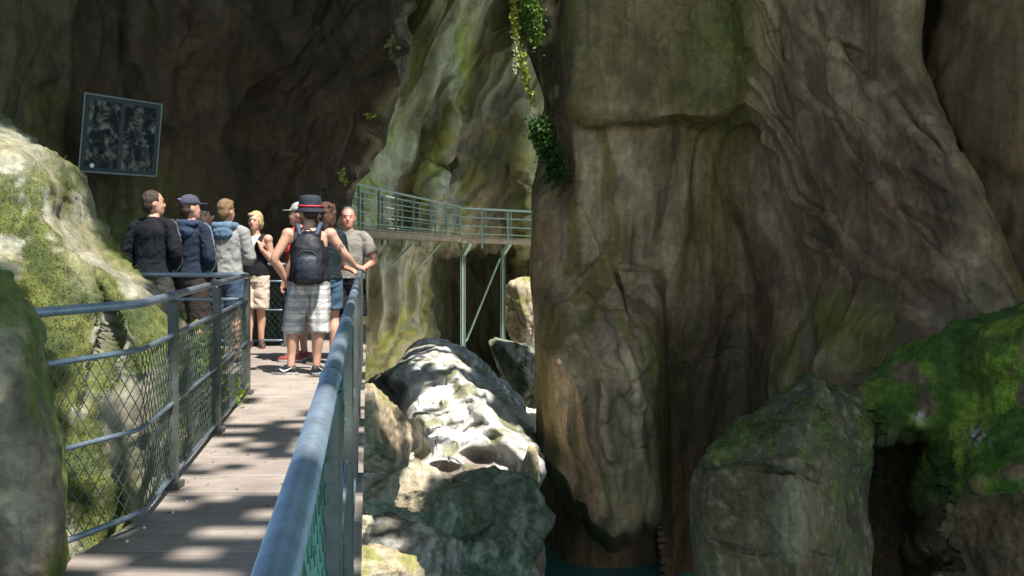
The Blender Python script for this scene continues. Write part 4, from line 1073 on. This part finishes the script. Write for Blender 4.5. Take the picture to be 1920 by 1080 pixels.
def person(label, px, D, h, rz, pose, look):
    s = h / 1.75
    x = (px - CX) * D / FPX
    root = empty('person', (x, D, look.get('z', 0.0)), rz); root.scale = (s, s, s)
    tag(root, label, 'person', look.get('group', 'visitors on the walkway'))
    P = {'SL': (-.188, 0, 1.405), 'SR': (.188, 0, 1.405), 'EL': (-.235, -.03, 1.13), 'ER': (.235, -.03, 1.13), 'WL': (-.22, .07, .90), 'WR': (.22, .07, .90),
         'HL': (-.088, 0, .90), 'HR': (.088, 0, .90), 'KL': (-.105, .02, .495), 'KR': (.105, .02, .495), 'AL': (-.115, -.02, .085), 'AR': (.115, -.02, .085),
         'head': 0.0, 'nod': 0.0, 'fL': .15, 'fR': -.15, 'fingL': (0, .3, -1), 'fingR': (0, .3, -1), 'curl': .5}
    P.update(pose)
    wd = look.get('wide', 1.0)
    tor = [(z, rx * wd, ry * wd, cx_, cy_) for z, rx, ry, cx_, cy_ in TORSO]
    HM = Matrix.Translation((0, 0, 1.5)) @ rotz(P['head']) @ Matrix.Rotation(P['nod'], 4, 'X') @ Matrix.Translation((0, 0, -1.5))
    # ---- one continuous body
    B = Body(); B.loft(tor); B.loft(HEAD, 22, HM)
    B.limb([HM @ Vector((0, .088, 1.645)), HM @ Vector((0, .108, 1.612)), HM @ Vector((0, .1, 1.6))], [.010, .015, .013], 3, 8)      # nose
    B.ball((0, .082, 1.665), (.05, .018, .012), HM); B.ball((0, .075, 1.545), (.024, .02, .018), HM)
    for sx in (-1, 1):
        B.ball((sx * .076, -.012, 1.622), (.010, .022, .032), HM); B.ball((sx * .038, .07, 1.6), (.022, .018, .02), HM)
    for sd_ in 'LR':
        S, E, W = (np.array(P[k + sd_], float) for k in 'SEW'); bf = look.get('arm', 1.0)
        B.ball(tuple(S), (.062 * bf, .062, .062))
        B.limb([S, lerp(S, E, .5), E, lerp(E, W, .35), W], [.052 * bf, .047 * bf, .039 * bf, .041 * bf, .027], 4, 12)
        f = np.array(P['fing' + sd_], float); f /= np.linalg.norm(f)
        side = np.cross(f, np.array([0, 0, 1.0])); side = side / np.linalg.norm(side) if np.linalg.norm(side) > .2 else np.array([1.0, 0, 0])
        nrm = np.cross(side, f)
        pal = W + f * .05
        B.limb([W, W + f * .03, W + f * .075], [.026, .03, .03], 3, 10)
        c = P['curl']; bend = -nrm
        for q, (o_, L_) in enumerate(((-.03, .07), (-.01, .08), (.01, .076), (.03, .06))):
            a0 = W + f * .085 + side * o_; a1 = a0 + (f * (1 - c * .5) + bend * c * .6) * L_ * .5; a2 = a1 + (f * (1 - c) + bend * c) * L_ * .5
            B.limb([a0, a1, a2], [.0105, .0098, .0085], 3, 7)
        sg = 1 if sd_ == 'L' else -1
        t0 = W + f * .03 + side * sg * .024; t1 = t0 + side * sg * .022 + f * .025 + bend * .012; B.limb([t0, t1, t1 + f * .028 + bend * .012], [.013, .0115, .0095], 3, 7)
        H, K, A = (np.array(P[k + sd_], float) for k in 'HKA')
        B.limb([H, lerp(H, K, .5), K, lerp(K, A, .3) + np.array([0, -.022, 0]), lerp(K, A, .7), A], [.088, .077, .055, .058, .042, .036], 4, 14)
        fd = np.array([-math.sin(P['f' + sd_]), math.cos(P['f' + sd_]), 0])
        B.limb([A + np.array([0, 0, -.03]), A + fd * .1 + np.array([0, 0, -.05])], [.036, .03], 3, 10)
    skin = np.array(look.get('skin', SKIN)); hair = np.array(look.get('hair', (.05, .03, .02)))
    HMi = HM.inverted()
    Mi = np.array(HMi)
    def body_tint(co):
        q = co @ Mi[:3, :3].T + Mi[:3, 3]
        c = np.broadcast_to(skin, co.shape).copy()
        face = (q[:, 2] > 1.50) & (q[:, 1] > .03)
        c = mix(c, skin * np.array([1.05, .78, .75]), .45 * face * np.exp(-((np.abs(q[:, 0]) - .042) / .02) ** 2 - ((q[:, 2] - 1.595) / .025) ** 2))
        for sx in (-1, 1):
            c = mix(c, np.array([.05, .035, .03]), face * (((q[:, 0] - sx * .031) / .016) ** 2 + ((q[:, 2] - 1.637) / .008) ** 2 < 1))
            c = mix(c, hair * .8 + .01, .75 * face * (((q[:, 0] - sx * .034) / .024) ** 2 + ((q[:, 2] - 1.665) / .007) ** 2 < 1))
        c = mix(c, skin * np.array([.7, .36, .36]), .9 * face * (((q[:, 0]) / .027) ** 2 + ((q[:, 2] - 1.566) / .0085) ** 2 < 1))
        if look.get('tattoo'):
            S, E = np.array(P['SR']), np.array(P['ER']); t = ((co - S) @ (E - S)) / ((E - S) @ (E - S))
            dd = np.linalg.norm(co - S - t[:, None] * (E - S), axis=1)
            c = mix(c, np.array([.06, .06, .07]), .8 * (dd < .09) * (t > .3) * (t < .85) * sm(fbm(co * 26, 2), .12, .22))
        return c
    B.grow('body', M_SKIN, root, look.get('voxel', .0095), 4, body_tint)
    # ---- trousers or shorts
    hem = look.get('hem', .50); off = look.get('leg', .03)
    T = Body(); T.loft([(z, rx + .018, ry + .018, cx_, cy_) for z, rx, ry, cx_, cy_ in tor if z < 1.05] if look.get('high') else [(z, rx + .016, ry + .016, cx_, cy_) for z, rx, ry, cx_, cy_ in tor if z < 1.01])
    for sd_ in 'LR':
        H, K, A = (np.array(P[k + sd_], float) for k in 'HKA')
        e = lerp(K, H, (hem - K[2]) / (H[2] - K[2])) if hem > K[2] else lerp(A, K, (hem - A[2]) / (K[2] - A[2]))
        p, r = spline([H + np.array([0, 0, .02]), lerp(H, e, .5), e], [.09 + off * .6, .086 + off, .080 + off * 1.15], 6); T.mb.tube(p, r, 18)
    T.grow('shorts', M_CLOTH, root, .011, 2, look['shorts'] if callable(look['shorts']) else flat(look['shorts']), .008, (7, 7, 11), seed=px)
    # ---- top
    st = look['top']; so_ = look.get('loose', .016)
    U = Body()
    lo = look.get('hem_top', .88)
    tr = [(z, rx + so_ + (.012 if z < 1.2 else 0), ry + so_ + (.014 if z < 1.2 else 0), cx_, cy_) for z, rx, ry, cx_, cy_ in tor if z > lo]
    if st == 'tank':
        tr = [(z, (rx if z < 1.3 else rx * {1.33: .86, 1.39: .72, 1.43: .82}.get(z, 1)), ry, cx_, cy_) for z, rx, ry, cx_, cy_ in tr if z < 1.44]
        U.loft(tr)
        for sx in (-1, 1): U.limb([(sx * .085, -.1, 1.36), (sx * .1, -.03, 1.455), (sx * .09, .09, 1.36)], [.03, .026, .03], 5, 10)
    else:
        U.loft([t for t in tr if t[0] < 1.47])
        for sd_ in 'LR':
            S, E, W = (np.array(P[k + sd_], float) for k in 'SEW')
            U.ball(tuple(S), .058 + so_ * .5)
            U.limb([(S[0] * .45, S[1] - .005, 1.445), S + np.array([0, 0, .012])], [.05, .052 + so_ * .4], 3, 12)
            if st == 'long':
                pp, rr = spline([S, lerp(S, E, .5), E, lerp(E, W, .5), lerp(E, W, .92)], [.052 + so_, .052 + so_, .046 + so_, .042 + so_, .033 + so_ * .6], 5)
            else:
                pp, rr = spline([S, lerp(S, E, .35), lerp(S, E, .72)], [.06 + so_, .058 + so_, .062 + so_], 5)
            U.mb.tube(pp, rr, 16)
    if look.get('collar'): U.loft([(1.43, .085, .085, 0, -.005), (1.475, .072, .074, 0, -.002), (1.50, .07, .072, 0, .002)])
    tt = look['topcol']
    upper = U.grow(look.get('topname', 'shirt'), M_CLOTH, root, .0105, 3, tt if callable(tt) else flat(tt), look.get('wr', .008), (8, 8, 12), seed=px + 3)
    if look.get('hood') is not None:
        Hd = Body(); Hd.ball((0, -.105, 1.40), (.115, .06, .085)); Hd.limb([(-.085, .06, 1.44), (-.115, -.02, 1.475), (-.07, -.1, 1.475), (.07, -.1, 1.475), (.115, -.02, 1.475), (.085, .06, 1.44)], [.025, .036, .044, .044, .036, .025], 5, 12)
        Hd.grow('hood', M_CLOTH, upper, .011, 3, flat(look['hood']), .009, (8, 8, 8), seed=px)
    # ---- shoes
    for sd_ in 'LR':
        A = np.array(P['A' + sd_], float); fd = P['f' + sd_]
        Sh = Body(); M = Matrix.Translation((A[0], A[1], A[2] - .085)) @ rotz(fd)
        Sh.ball((0, -.02, .05), (.042, .05, .05), M); Sh.ball((0, .09, .035), (.047, .115, .036), M); Sh.ball((0, .02, .06), (.042, .07, .05), M)
        Sh.loft([(0.0, .044, .14, 0, .065), (.028, .047, .145, 0, .065)], 24, M)
        up = np.array(look.get('shoe', (.02, .02, .022))); sole = np.array(look.get('sole', (.6, .6, .58))); zb = A[2] - .085
        sho = Sh.grow('shoe', M_LEATH, root, .0085, 2, lambda co: np.where((co[:, 2:3] - zb) < .027, sole, up))
        if look.get('swoosh'):
            for sx in (-1, 1):
                pts = [M @ Vector((sx * .046, .10, .062)), M @ Vector((sx * .050, .065, .042)), M @ Vector((sx * .049, .03, .045)), M @ Vector((sx * .045, -.03, .075))]
                Mk = MB(); p, r = spline([tuple(v) for v in pts], [.003, .010, .008, .003], 4); Mk.tube(p, r, 6); Mk.build('shoe_mark', M_WHITE, sho, True)
    # ---- hair and headgear
    hs = look.get('hairstyle', 'short')
    G = Body()
    if hs == 'crop':
        G.ball((0, -.022, 1.668), (.0835, .095, .096), HM); G.ball((0, -.052, 1.61), (.074, .056, .066), HM)
    elif hs == 'short':
        G.ball((0, -.018, 1.675), (.085, .095, .092), HM); G.ball((0, -.05, 1.615), (.077, .06, .07), HM); G.ball((0, .04, 1.72), (.06, .05, .036), HM)
    elif hs == 'bob':
        G.ball((0, -.02, 1.672), (.09, .098, .1), HM); G.ball((0, -.055, 1.60), (.086, .062, .085), HM); G.ball((-.07, .01, 1.63), (.022, .05, .07), HM); G.ball((.07, .01, 1.63), (.022, .05, .07), HM); G.ball((.03, .06, 1.715), (.05, .035, .03), HM)
    elif hs == 'curly':
        rr = random.Random(5)
        G.ball((0, -.02, 1.675), (.09, .1, .095), HM); G.ball((0, -.075, 1.58), (.08, .06, .11), HM)
        for q in range(110):
            a = rr.uniform(0, 6.28); z = rr.uniform(1.44, 1.74); rad = .08 if z > 1.6 else .07
            if math.sin(a) > .45 and z < 1.70: continue
            G.ball((rad * math.cos(a), -.03 + rad * 1.05 * math.sin(a), z), rr.uniform(.014, .026), HM)
    if hs != 'none':
        G.grow('hair', M_HAIR, root, .009, 2, flat(hair), .006, (34, 34, 12), seed=px + 1)
    hat = look.get('hat')
    if hat:
        kind, col, col2 = hat
        if kind == 'cap':
            Cp = Body(); Cp.loft([(1.672, .089, .108, 0, -.012), (1.70, .0885, .106, 0, -.012), (1.735, .076, .09, 0, -.012), (1.762, .05, .06, 0, -.012), (1.774, .015, .02, 0, -.012)], 28, HM)
            Cp.loft([(1.672, .074, .075, 0, .11), (1.684, .074, .075, 0, .11)], 24, HM)
            c2 = np.array(col2)
            def ct(co):
                q = co @ Mi[:3, :3].T + Mi[:3, 3]; c = np.broadcast_to(np.array(col, float), co.shape).copy()
                return mix(c, c2, (q[:, 1] > .085) * 1.0)
            cap_ = Cp.grow('cap', M_CLOTH, root, .008, 3, ct)
            if look.get('cap_patch'):
                k = MB(); 
                for dx in (-.018, 0, .018):
                    k.tube([HM @ Vector((dx - .006, -.1195, 1.722)), HM @ Vector((dx + .006, -.1195, 1.722))], .007, 6)
                k.build('cap_emblem', plain_mat('cap thread', (.3, .3, .32), .8), cap_)
        else:
            Cp = Body(); Cp.loft([(1.618, .132, .148, 0, -.012), (1.626, .134, .150, 0, -.012), (1.655, .121, .135, 0, -.012), (1.675, .113, .127, 0, -.012), (1.74, .108, .121, 0, -.012), (1.775, .098, .108, 0, -.012), (1.788, .06, .07, 0, -.012)], 32, HM)
            cap_ = Cp.grow('bucket_hat', M_CLOTH, root, .008, 2, flat(col), .004, (9, 9, 9))
            R = MB(); ring = [HM @ Vector((.116 * math.cos(a), -.012 + .130 * math.sin(a), 1.682)) for a in np.linspace(0, 2 * math.pi, 33)]
            R.tube(ring, .0085, 8, closed=False); R.build('hat_band', plain_mat('red band', col2, .6), cap_, True)
    return root, P, HM
M_WHITE = plain_mat('white rubber', (.75, .75, .74), .5, 0, .05)

def plaid(co):
    c = np.broadcast_to(np.array([.56, .54, .50]), co.shape).copy()
    th = np.arctan2(co[:, 0], co[:, 1]) * .16 + co[:, 0] * .5
    for v, p, w in ((th, .11, .022), (th + .045, .11, .007), (co[:, 2], .12, .024), (co[:, 2] + .05, .12, .008)):
        c = mix(c, np.array([.14, .14, .15]), .5 * (np.abs(((v / p) % 1) - .5) * p < w))
    return c
def split_top(co):
    c = np.broadcast_to(np.array([.012, .012, .016]), co.shape).copy()
    return mix(c, np.array([.62, .62, .66]), 1.0 * ((co[:, 1] > .0) & (co[:, 2] > 1.24) & (np.abs(co[:, 0]) < .015 + .28 * (co[:, 2] - 1.24))))
def sunlit_sleeve(c0, c1):  # pale line paints the sunlit edge down the sleeve
    def f(co):
        c = np.broadcast_to(np.array(c0, float), co.shape).copy()
        return mix(c, np.array(c1, float), .85 * ((np.abs(co[:, 1] - .01 + .03 * co[:, 2] - .03) < .008) & (np.abs(co[:, 0]) > .17)))
    return f
# the row of three with their backs turned, behind the cross railing
person('person in black zip jacket with cropped hair, leftmost on the walkway', 288, 10.9, 1.82, -.25,
       dict(head=-.75, EL=(-.27, -.03, 1.15), WL=(-.2, .1, .93), ER=(.27, -.04, 1.15), WR=(.2, .1, .93)),
       dict(topcol=sunlit_sleeve((.008, .009, .012), (.20, .21, .23)), top='long', topname='jacket', collar=1, loose=.019, wide=1.06, shorts=(.045, .042, .038), hair=(.045, .028, .018), hairstyle='crop', leg=.035, hem=.46))
person('person in navy hooded top and dark baseball cap, second from the boulder', 357, 11.0, 1.77, -.38,
       dict(head=-.45, EL=(-.25, -.02, 1.13), WL=(-.17, .12, .95), ER=(.25, -.02, 1.13), WR=(.19, .12, .92)),
       dict(topcol=sunlit_sleeve((.016, .022, .038), (.22, .27, .33)), top='long', topname='hooded_top', hood=(.03, .045, .08), loose=.019, shorts=(.035, .026, .022), hair=(.06, .035, .02), hairstyle='crop', hat=('cap', (.06, .06, .085), (.05, .05, .07)), cap_patch=1, hem=.47))
person('person in grey hoodie with blue hood and short light brown hair', 424, 11.3, 1.745, -.12,
       dict(head=-.25, EL=(-.25, .03, 1.12), WL=(.02, .22, 1.13), ER=(.25, .03, 1.12), WR=(-.04, .2, 1.16), fingL=(1, .1, 0), fingR=(-1, .1, 0)),
       dict(topcol=(.25, .255, .235), top='long', topname='hooded_top', hood=(.10, .155, .225), loose=.019, shorts=(.045, .07, .11), hair=(.19, .115, .055), hairstyle='short', hem=.60, leg=.025))
person('person in green shirt half hidden behind the navy cap', 388, 12.5, 1.72, 2.55, dict(head=.3),
       dict(topcol=(.10, .16, .03), top='short', shorts=(.04, .04, .05), hair=(.03, .02, .015), hairstyle='short', skin=SKIN * .85))
person('person with short blonde hair, black and white vest and beige shorts', 479, 13.2, 1.67, math.pi - .15,
       dict(head=-.05, SL=(-.17, 0, 1.40), SR=(.17, 0, 1.40), EL=(-.22, -.02, 1.11), WL=(-.13, .13, 1.27), ER=(.21, -.02, 1.11), WR=(.10, .2, 1.12), fingL=(.3, -.1, 1), fingR=(-.5, .6, .1), KL=(-.08, .02, .495), KR=(.07, .04, .495), AL=(-.07, -.02, .085), AR=(.06, .06, .085), fL=.5),
       dict(topcol=split_top, top='tank', topname='vest', loose=.014, wide=.93, shorts=(.52, .42, .33), hair=(.40, .30, .15), hairstyle='bob', hem=.50, leg=.018, shoe=(.05, .04, .04), sole=(.3, .05, .06), high=1, skin=SKIN * 1.02, hem_top=.92))
# the group by the handrail
person('person in light baseball cap and red shirt, face turned away behind the backpack', 560, 11.7, 1.72, 1.35, dict(head=.15),
       dict(topcol=(.35, .03, .03), top='short', shorts=(.03, .028, .03), hair=(.1, .08, .06), hairstyle='crop', hat=('cap', (.33, .33, .30), (.24, .24, .22)), shoe=(.28, .05, .045), skin=SKIN * .9))
person('person with curly brown hair and denim shorts beside the backpack wearer', 610, 11.35, 1.71, .5,
       dict(head=.2, SL=(-.165, 0, 1.40), SR=(.165, 0, 1.40), ER=(.22, .06, 1.13), WR=(.12, .2, 1.0), AR=(.08, -.02, .085)),
       dict(topcol=(.012, .02, .025), top='short', shorts=(.06, .10, .15), hair=(.085, .038, .02), hairstyle='curly', hem=.60, leg=.02, wide=.95, skin=SKIN * 1.1, shoe=(.02, .02, .02), sole=(.7, .7, .7)))
tank = person('person in black tank top, plaid cargo shorts and dark bucket hat, leaning on the handrail', 580, 10.5, 1.725, .12,
       dict(head=.35, nod=.05, SL=(-.205, 0, 1.40), SR=(.205, .01, 1.40), EL=(-.335, -.05, 1.15), WL=(-.235, .06, .93), ER=(.345, .04, 1.20), WR=(.445, .16, 1.075), fingR=(.8, .5, -.35), fingL=(.4, .35, -1),
            HL=(-.1, 0, .9), HR=(.1, 0, .9), KL=(-.16, .03, .495), AL=(-.18, -.02, .085), KR=(.105, -.02, .495), AR=(.07, -.04, .085), fL=1.25, fR=-.35),
       dict(topcol=(.012, .012, .014), top='tank', topname='tank_top', loose=.016, wide=1.10, arm=1.12, shorts=plaid, hair=(.04, .025, .02), hairstyle='crop', hat=('bucket', (.03, .033, .045), (.55, .03, .04)), hem=.415, leg=.026, tattoo=1, shoe=(.022, .022, .025), sole=(.55, .55, .53), swoosh=1))
person('person in grey polo shirt and black shorts facing the camera at the handrail end', 653, 11.85, 1.68, math.pi + .12,
       dict(head=.0, EL=(-.31, .10, 1.14), WL=(-.17, .36, 1.05), ER=(.22, .14, 1.12), WR=(-.02, .34, 1.05), fingL=(.3, .8, -.3), fingR=(-.7, .5, -.3)),
       dict(topcol=(.20, .18, .155), top='short', topname='polo_shirt', collar=1, loose=.02, wide=1.04, shorts=(.012, .012, .014), hair=(.16, .12, .085), hairstyle='crop', hem=.50, skin=np.array([.52, .235, .165])))

# backpack worn by the person in the tank top
def backpack():
    root = empty('backpack', tank[0].location, tank[0].rotation_euler.z); root.scale = tank[0].scale
    tag(root, 'black and navy backpack with padded shoulder straps on the back of the tank top', 'backpack')
    Bk = Body(); Bk.loft([(.90, .115, .05, 0, -.205), (.93, .15, .075, 0, -.21), (1.02, .162, .09, 0, -.215), (1.15, .158, .09, 0, -.212), (1.28, .145, .08, 0, -.20), (1.36, .115, .062, 0, -.185), (1.40, .07, .04, 0, -.17)], 28)
    Bk.grow('main_compartment', M_NYLON, root, .011, 4, None, .006, (7, 7, 7), 3)
    Pk = Body(); Pk.loft([(.93, .09, .03, 0, -.285), (.96, .115, .045, 0, -.29), (1.06, .12, .05, 0, -.295), (1.16, .105, .042, 0, -.285), (1.19, .07, .02, 0, -.275)], 24)
    pk_ = Pk.grow('front_pocket', plain_mat('navy nylon', (.013, .016, .026), .55, 0, .3, 10, .2, 60), root, .01, 3, None, .005, (8, 8, 8), 4)
    for sx in (-1, 1):
        k = MB(); p, r = spline([(sx * .08, -.16, 1.385), (sx * .105, -.09, 1.475), (sx * .12, -.005, 1.495), (sx * .13, .09, 1.43), (sx * .145, .13, 1.28), (sx * .165, .08, 1.08), (sx * .15, -.10, .98)], [.03, .032, .032, .03, .026, .016, .012], 6)
        k.tube(p, [q * .75 for q in r], 10); k.build('strap', M_STRAP, root, True)
    k = MB(); p, r = spline([(-.03, -.165, 1.40), (-.025, -.17, 1.44), (.025, -.17, 1.44), (.03, -.165, 1.40)], [.007] * 4, 5); k.tube(p, r, 8); k.build('grab_handle', M_NYLON, root, True)
    k = MB(); p, r = spline([(-.118, -.27, 1.0), (-.10, -.29, 1.18), (0, -.295, 1.235), (.10, -.29, 1.18), (.118, -.27, 1.0)], [.004] * 5, 8); k.tube(p, r, 6); k.build('zip', M_STRAP, pk_, True)
M_STRAP = plain_mat('navy webbing', (.03, .045, .08), .7, 0, .2, 20, .2, 90)
backpack()
# ------------------------------------------------------------------ moss, leaves and small plants
M_LEAF, _n, _l, _b = new_mat('leaf')
_a = _n.new('ShaderNodeAttribute'); _a.attribute_name = 'tint'
_l.new(_a.outputs['Color'], _b.inputs['Base Color']); _b.inputs['Roughness'].default_value = .55; _b.inputs['Specular IOR Level'].default_value = .3
_tr = _n.new('ShaderNodeBsdfTranslucent'); _l.new(_a.outputs['Color'], _tr.inputs['Color'])
_mx = _n.new('ShaderNodeMixShader'); _mx.inputs[0].default_value = .35
_l.new(_b.outputs[0], _mx.inputs[1]); _l.new(_tr.outputs[0], _mx.inputs[2]); _l.new(_mx.outputs[0], _n['Material Output'].inputs['Surface'])
def blades(name, P, N, size, c0, c1, up=.5, droop=0.0, wide=.35, seed=0, parent=None):
    """one small pointed leaf at each point: two triangles, folded along the rib"""
    r = np.random.default_rng(seed); n = len(P)
    d = N * up + r.normal(size=(n, 3)) * .55; d[:, 2] -= droop
    d /= np.linalg.norm(d, axis=1)[:, None]
    sd_ = np.cross(d, r.normal(size=(n, 3))); sd_ /= np.linalg.norm(sd_, axis=1)[:, None]
    L = size * (.6 + .8 * r.random(n))[:, None]
    a = P; t = P + d * L; m_ = P + d * L * .45
    l_ = m_ + sd_ * L * wide; r_ = m_ - sd_ * L * wide + np.cross(d, sd_) * L * .12
    V = np.stack([a, l_, t, r_], 1).reshape(-1, 3)
    F = np.stack([np.arange(n) * 4 + k for k in range(4)], 1)
    me = bpy.data.meshes.new(name); me.from_pydata(V.tolist(), [], F.tolist()); me.update()
    c = np.asarray(c0) + (np.asarray(c1) - np.asarray(c0)) * r.random(n)[:, None]
    set_tint(me, np.repeat(c, 4, 0))
    return link(name, me, M_LEAF, parent)
def pick(surf, w, n, seed):
    V, N = surf[0], surf[1]; r = np.random.default_rng(seed)
    w = np.clip(w, 0, None); i = r.choice(len(V), n, p=w / w.sum())
    return V[i] + r.normal(size=(n, 3)) * .012, N[i]
# moss cushions on the sunlit boulder
b_o = bpy.data.objects['mossy_boulder']; sf = SURF['mossy_boulder']
w = B_moss(sf[0], sf[1]) * (sf[2] > -60) * (sf[3] < 1150) * np.clip(1 - blob(sf[2], sf[3], 10, 270, 90, 50) - .8 * blob(sf[2], sf[3], 160, 440, 35, 90), 0, 1)
P_, N_ = pick(sf, w ** 2, 70000, 1)
o = blades('moss', P_ - N_ * .004, N_, .009, (.085, .10, .014), (.15, .16, .026), up=.7, wide=.3, seed=1, parent=b_o); o['kind'] = 'stuff'
g_o = bpy.data.objects['moss_covered_rock']; sf = SURF['moss_covered_rock']
P_, N_ = pick(sf, np.clip(sf[4], 0, 1) ** 2 * (sf[2] < 1980) * sm(fbm(sf[0] * 2.2 + 40, 3), -.55, -.25), 36000, 2)
o = blades('moss', P_ - N_ * .004, N_, .013, (.04, .085, .01), (.14, .20, .025), up=.6, droop=.2, wide=.28, seed=2, parent=g_o); o['kind'] = 'stuff'
f_o = bpy.data.objects['capped_boulder']; sf = SURF['capped_boulder']
P_, N_ = pick(sf, (1 - sm(sf[3], 760, 860)) * np.clip(sf[1][:, 2] + .1, 0, 1) * sm(fbm(sf[0] * 3 + 4, 3), 0, .3), 5000, 3)
o = blades('moss', P_, N_, .018, (.05, .06, .015), (.12, .13, .03), up=.6, wide=.28, seed=3, parent=f_o); o['kind'] = 'stuff'
# creeper hanging down the edge of the fin
def strand(label, pts, n, size, spread, c0, c1, seed, droop=.5, name='hanging_creeper', group='creepers and moss on the fin', stem_r=.01, cat='creeper'):
    r = np.random.default_rng(seed); pts = np.array(pts)
    root = empty(name, tuple(pts[-1])); tag(root, label, cat, group)
    t = r.random(n) * (len(pts) - 1); i = np.minimum(t.astype(int), len(pts) - 2); f = (t - i)[:, None]
    P0 = pts[i] * (1 - f) + pts[i + 1] * f + r.normal(size=(n, 3)) * spread
    Nn = np.broadcast_to(np.array([-.3, -.8, .2]), (n, 3))
    o = blades('leaves', P0, Nn, size, c0, c1, .6, droop, .42, seed); child_of(o, root); o['kind'] = 'stuff'
    mb = MB(); p, rr = spline([tuple(v) for v in pts], [stem_r] * len(pts), 4); mb.tube(p, rr, 5); child_of(mb.build('stem', plain_mat('vine stem', (.1, .075, .04), .8)), root)
    return root
strand('sunlit yellow green creeper trailing down the left edge of the fin', [at(960, -30, 18.5), at(963, 20, 18.5), at(968, 70, 18.5), at(981, 125, 18.6), at(990, 155, 18.6), at(1001, 196, 18.7)], 520, .065, .028, (.22, .26, .03), (.50, .50, .10), 21)
strand('thin pale spray of leaves hanging free beside the creeper', [at(966, 70, 18.3), at(967, 100, 18.3), at(965, 138, 18.3)], 90, .05, .03, (.4, .42, .2), (.6, .6, .4), 22, stem_r=.004)
strand('bushy green fern clump at the top edge of the fin', [at(985, -40, 18.4), at(990, 0, 18.5), at(996, 40, 18.7), at(1004, 75, 18.9)], 1300, .06, .10, (.03, .08, .01), (.16, .27, .035), 23)
strand('dark moss and fern cushion on the shoulder of the fin', [at(1008, 232, 18.6), at(1022, 262, 18.7), at(1038, 300, 18.9), at(1046, 335, 19.0)], 1500, .075, .10, (.015, .045, .008), (.06, .14, .02), 24)
strand('tuft of dry grass on the rim of the dark wall, above the footbridge', [at(733, 50, 17.9), at(731, 75, 17.9), at(735, 105, 18)], 90, .09, .03, (.25, .2, .08), (.4, .34, .15), 25, name='grass_tuft', cat='grass tuft', group='small plants on the rock')
strand('tuft of yellow grass where the footbridge meets the dark wall', [at(641, 318, 18.2), at(643, 340, 18.2)], 50, .07, .025, (.3, .33, .06), (.5, .5, .12), 26, name='grass_tuft', cat='grass tuft', group='small plants on the rock')
strand('small yellow fern on the rim of the dark wall', [at(690, 216, 18.3), at(698, 218, 18.3)], 26, .06, .02, (.3, .34, .05), (.45, .5, .1), 27, droop=.1, name='grass_tuft', cat='fern', group='small plants on the rock')
strand('leafy green plant growing behind the wire fence', [at(352, 720, 8.3), at(358, 690, 8.3), at(364, 655, 8.3)], 420, .09, .10, (.10, .17, .02), (.30, .38, .06), 28, droop=.1, name='fern', cat='fern', group='small plants on the rock')
strand('leafy sprig at the foot of the left fence', [at(628 - 200, 742, 8.4), at(632 - 200, 722, 8.4)], 60, .06, .05, (.12, .2, .02), (.3, .4, .06), 29, droop=.1, name='fern', cat='fern', group='small plants on the rock')

# litter blown onto the boards
r_ = np.random.default_rng(77); n_ = 130
yy = 3.2 + 9 * r_.random(n_) ** 1.3; e_ = r_.random(n_) ** 2.2
xx = np.where(r_.random(n_) < .75, XL(yy) + .06 + e_ * .8, XR(yy) - .06 - e_ * .5)
o = blades('fallen_leaves', np.stack([xx, yy, np.full(n_, .006)], -1), np.zeros((n_, 3)) + np.array([0, 0, .05]), .022, (.10, .07, .03), (.26, .2, .08), .1, 0, .4, 78)
V_ = np.zeros(len(o.data.vertices) * 3, np.float32); o.data.vertices.foreach_get('co', V_); V_ = V_.reshape(-1, 3); V_[:, 2] = .005 + np.abs(V_[:, 2] - .006) * .25; o.data.vertices.foreach_set('co', V_.reshape(-1)); o.data.update()
tag(o, 'small dry leaves and grit scattered along the deck edges', 'leaf litter', kind='stuff')
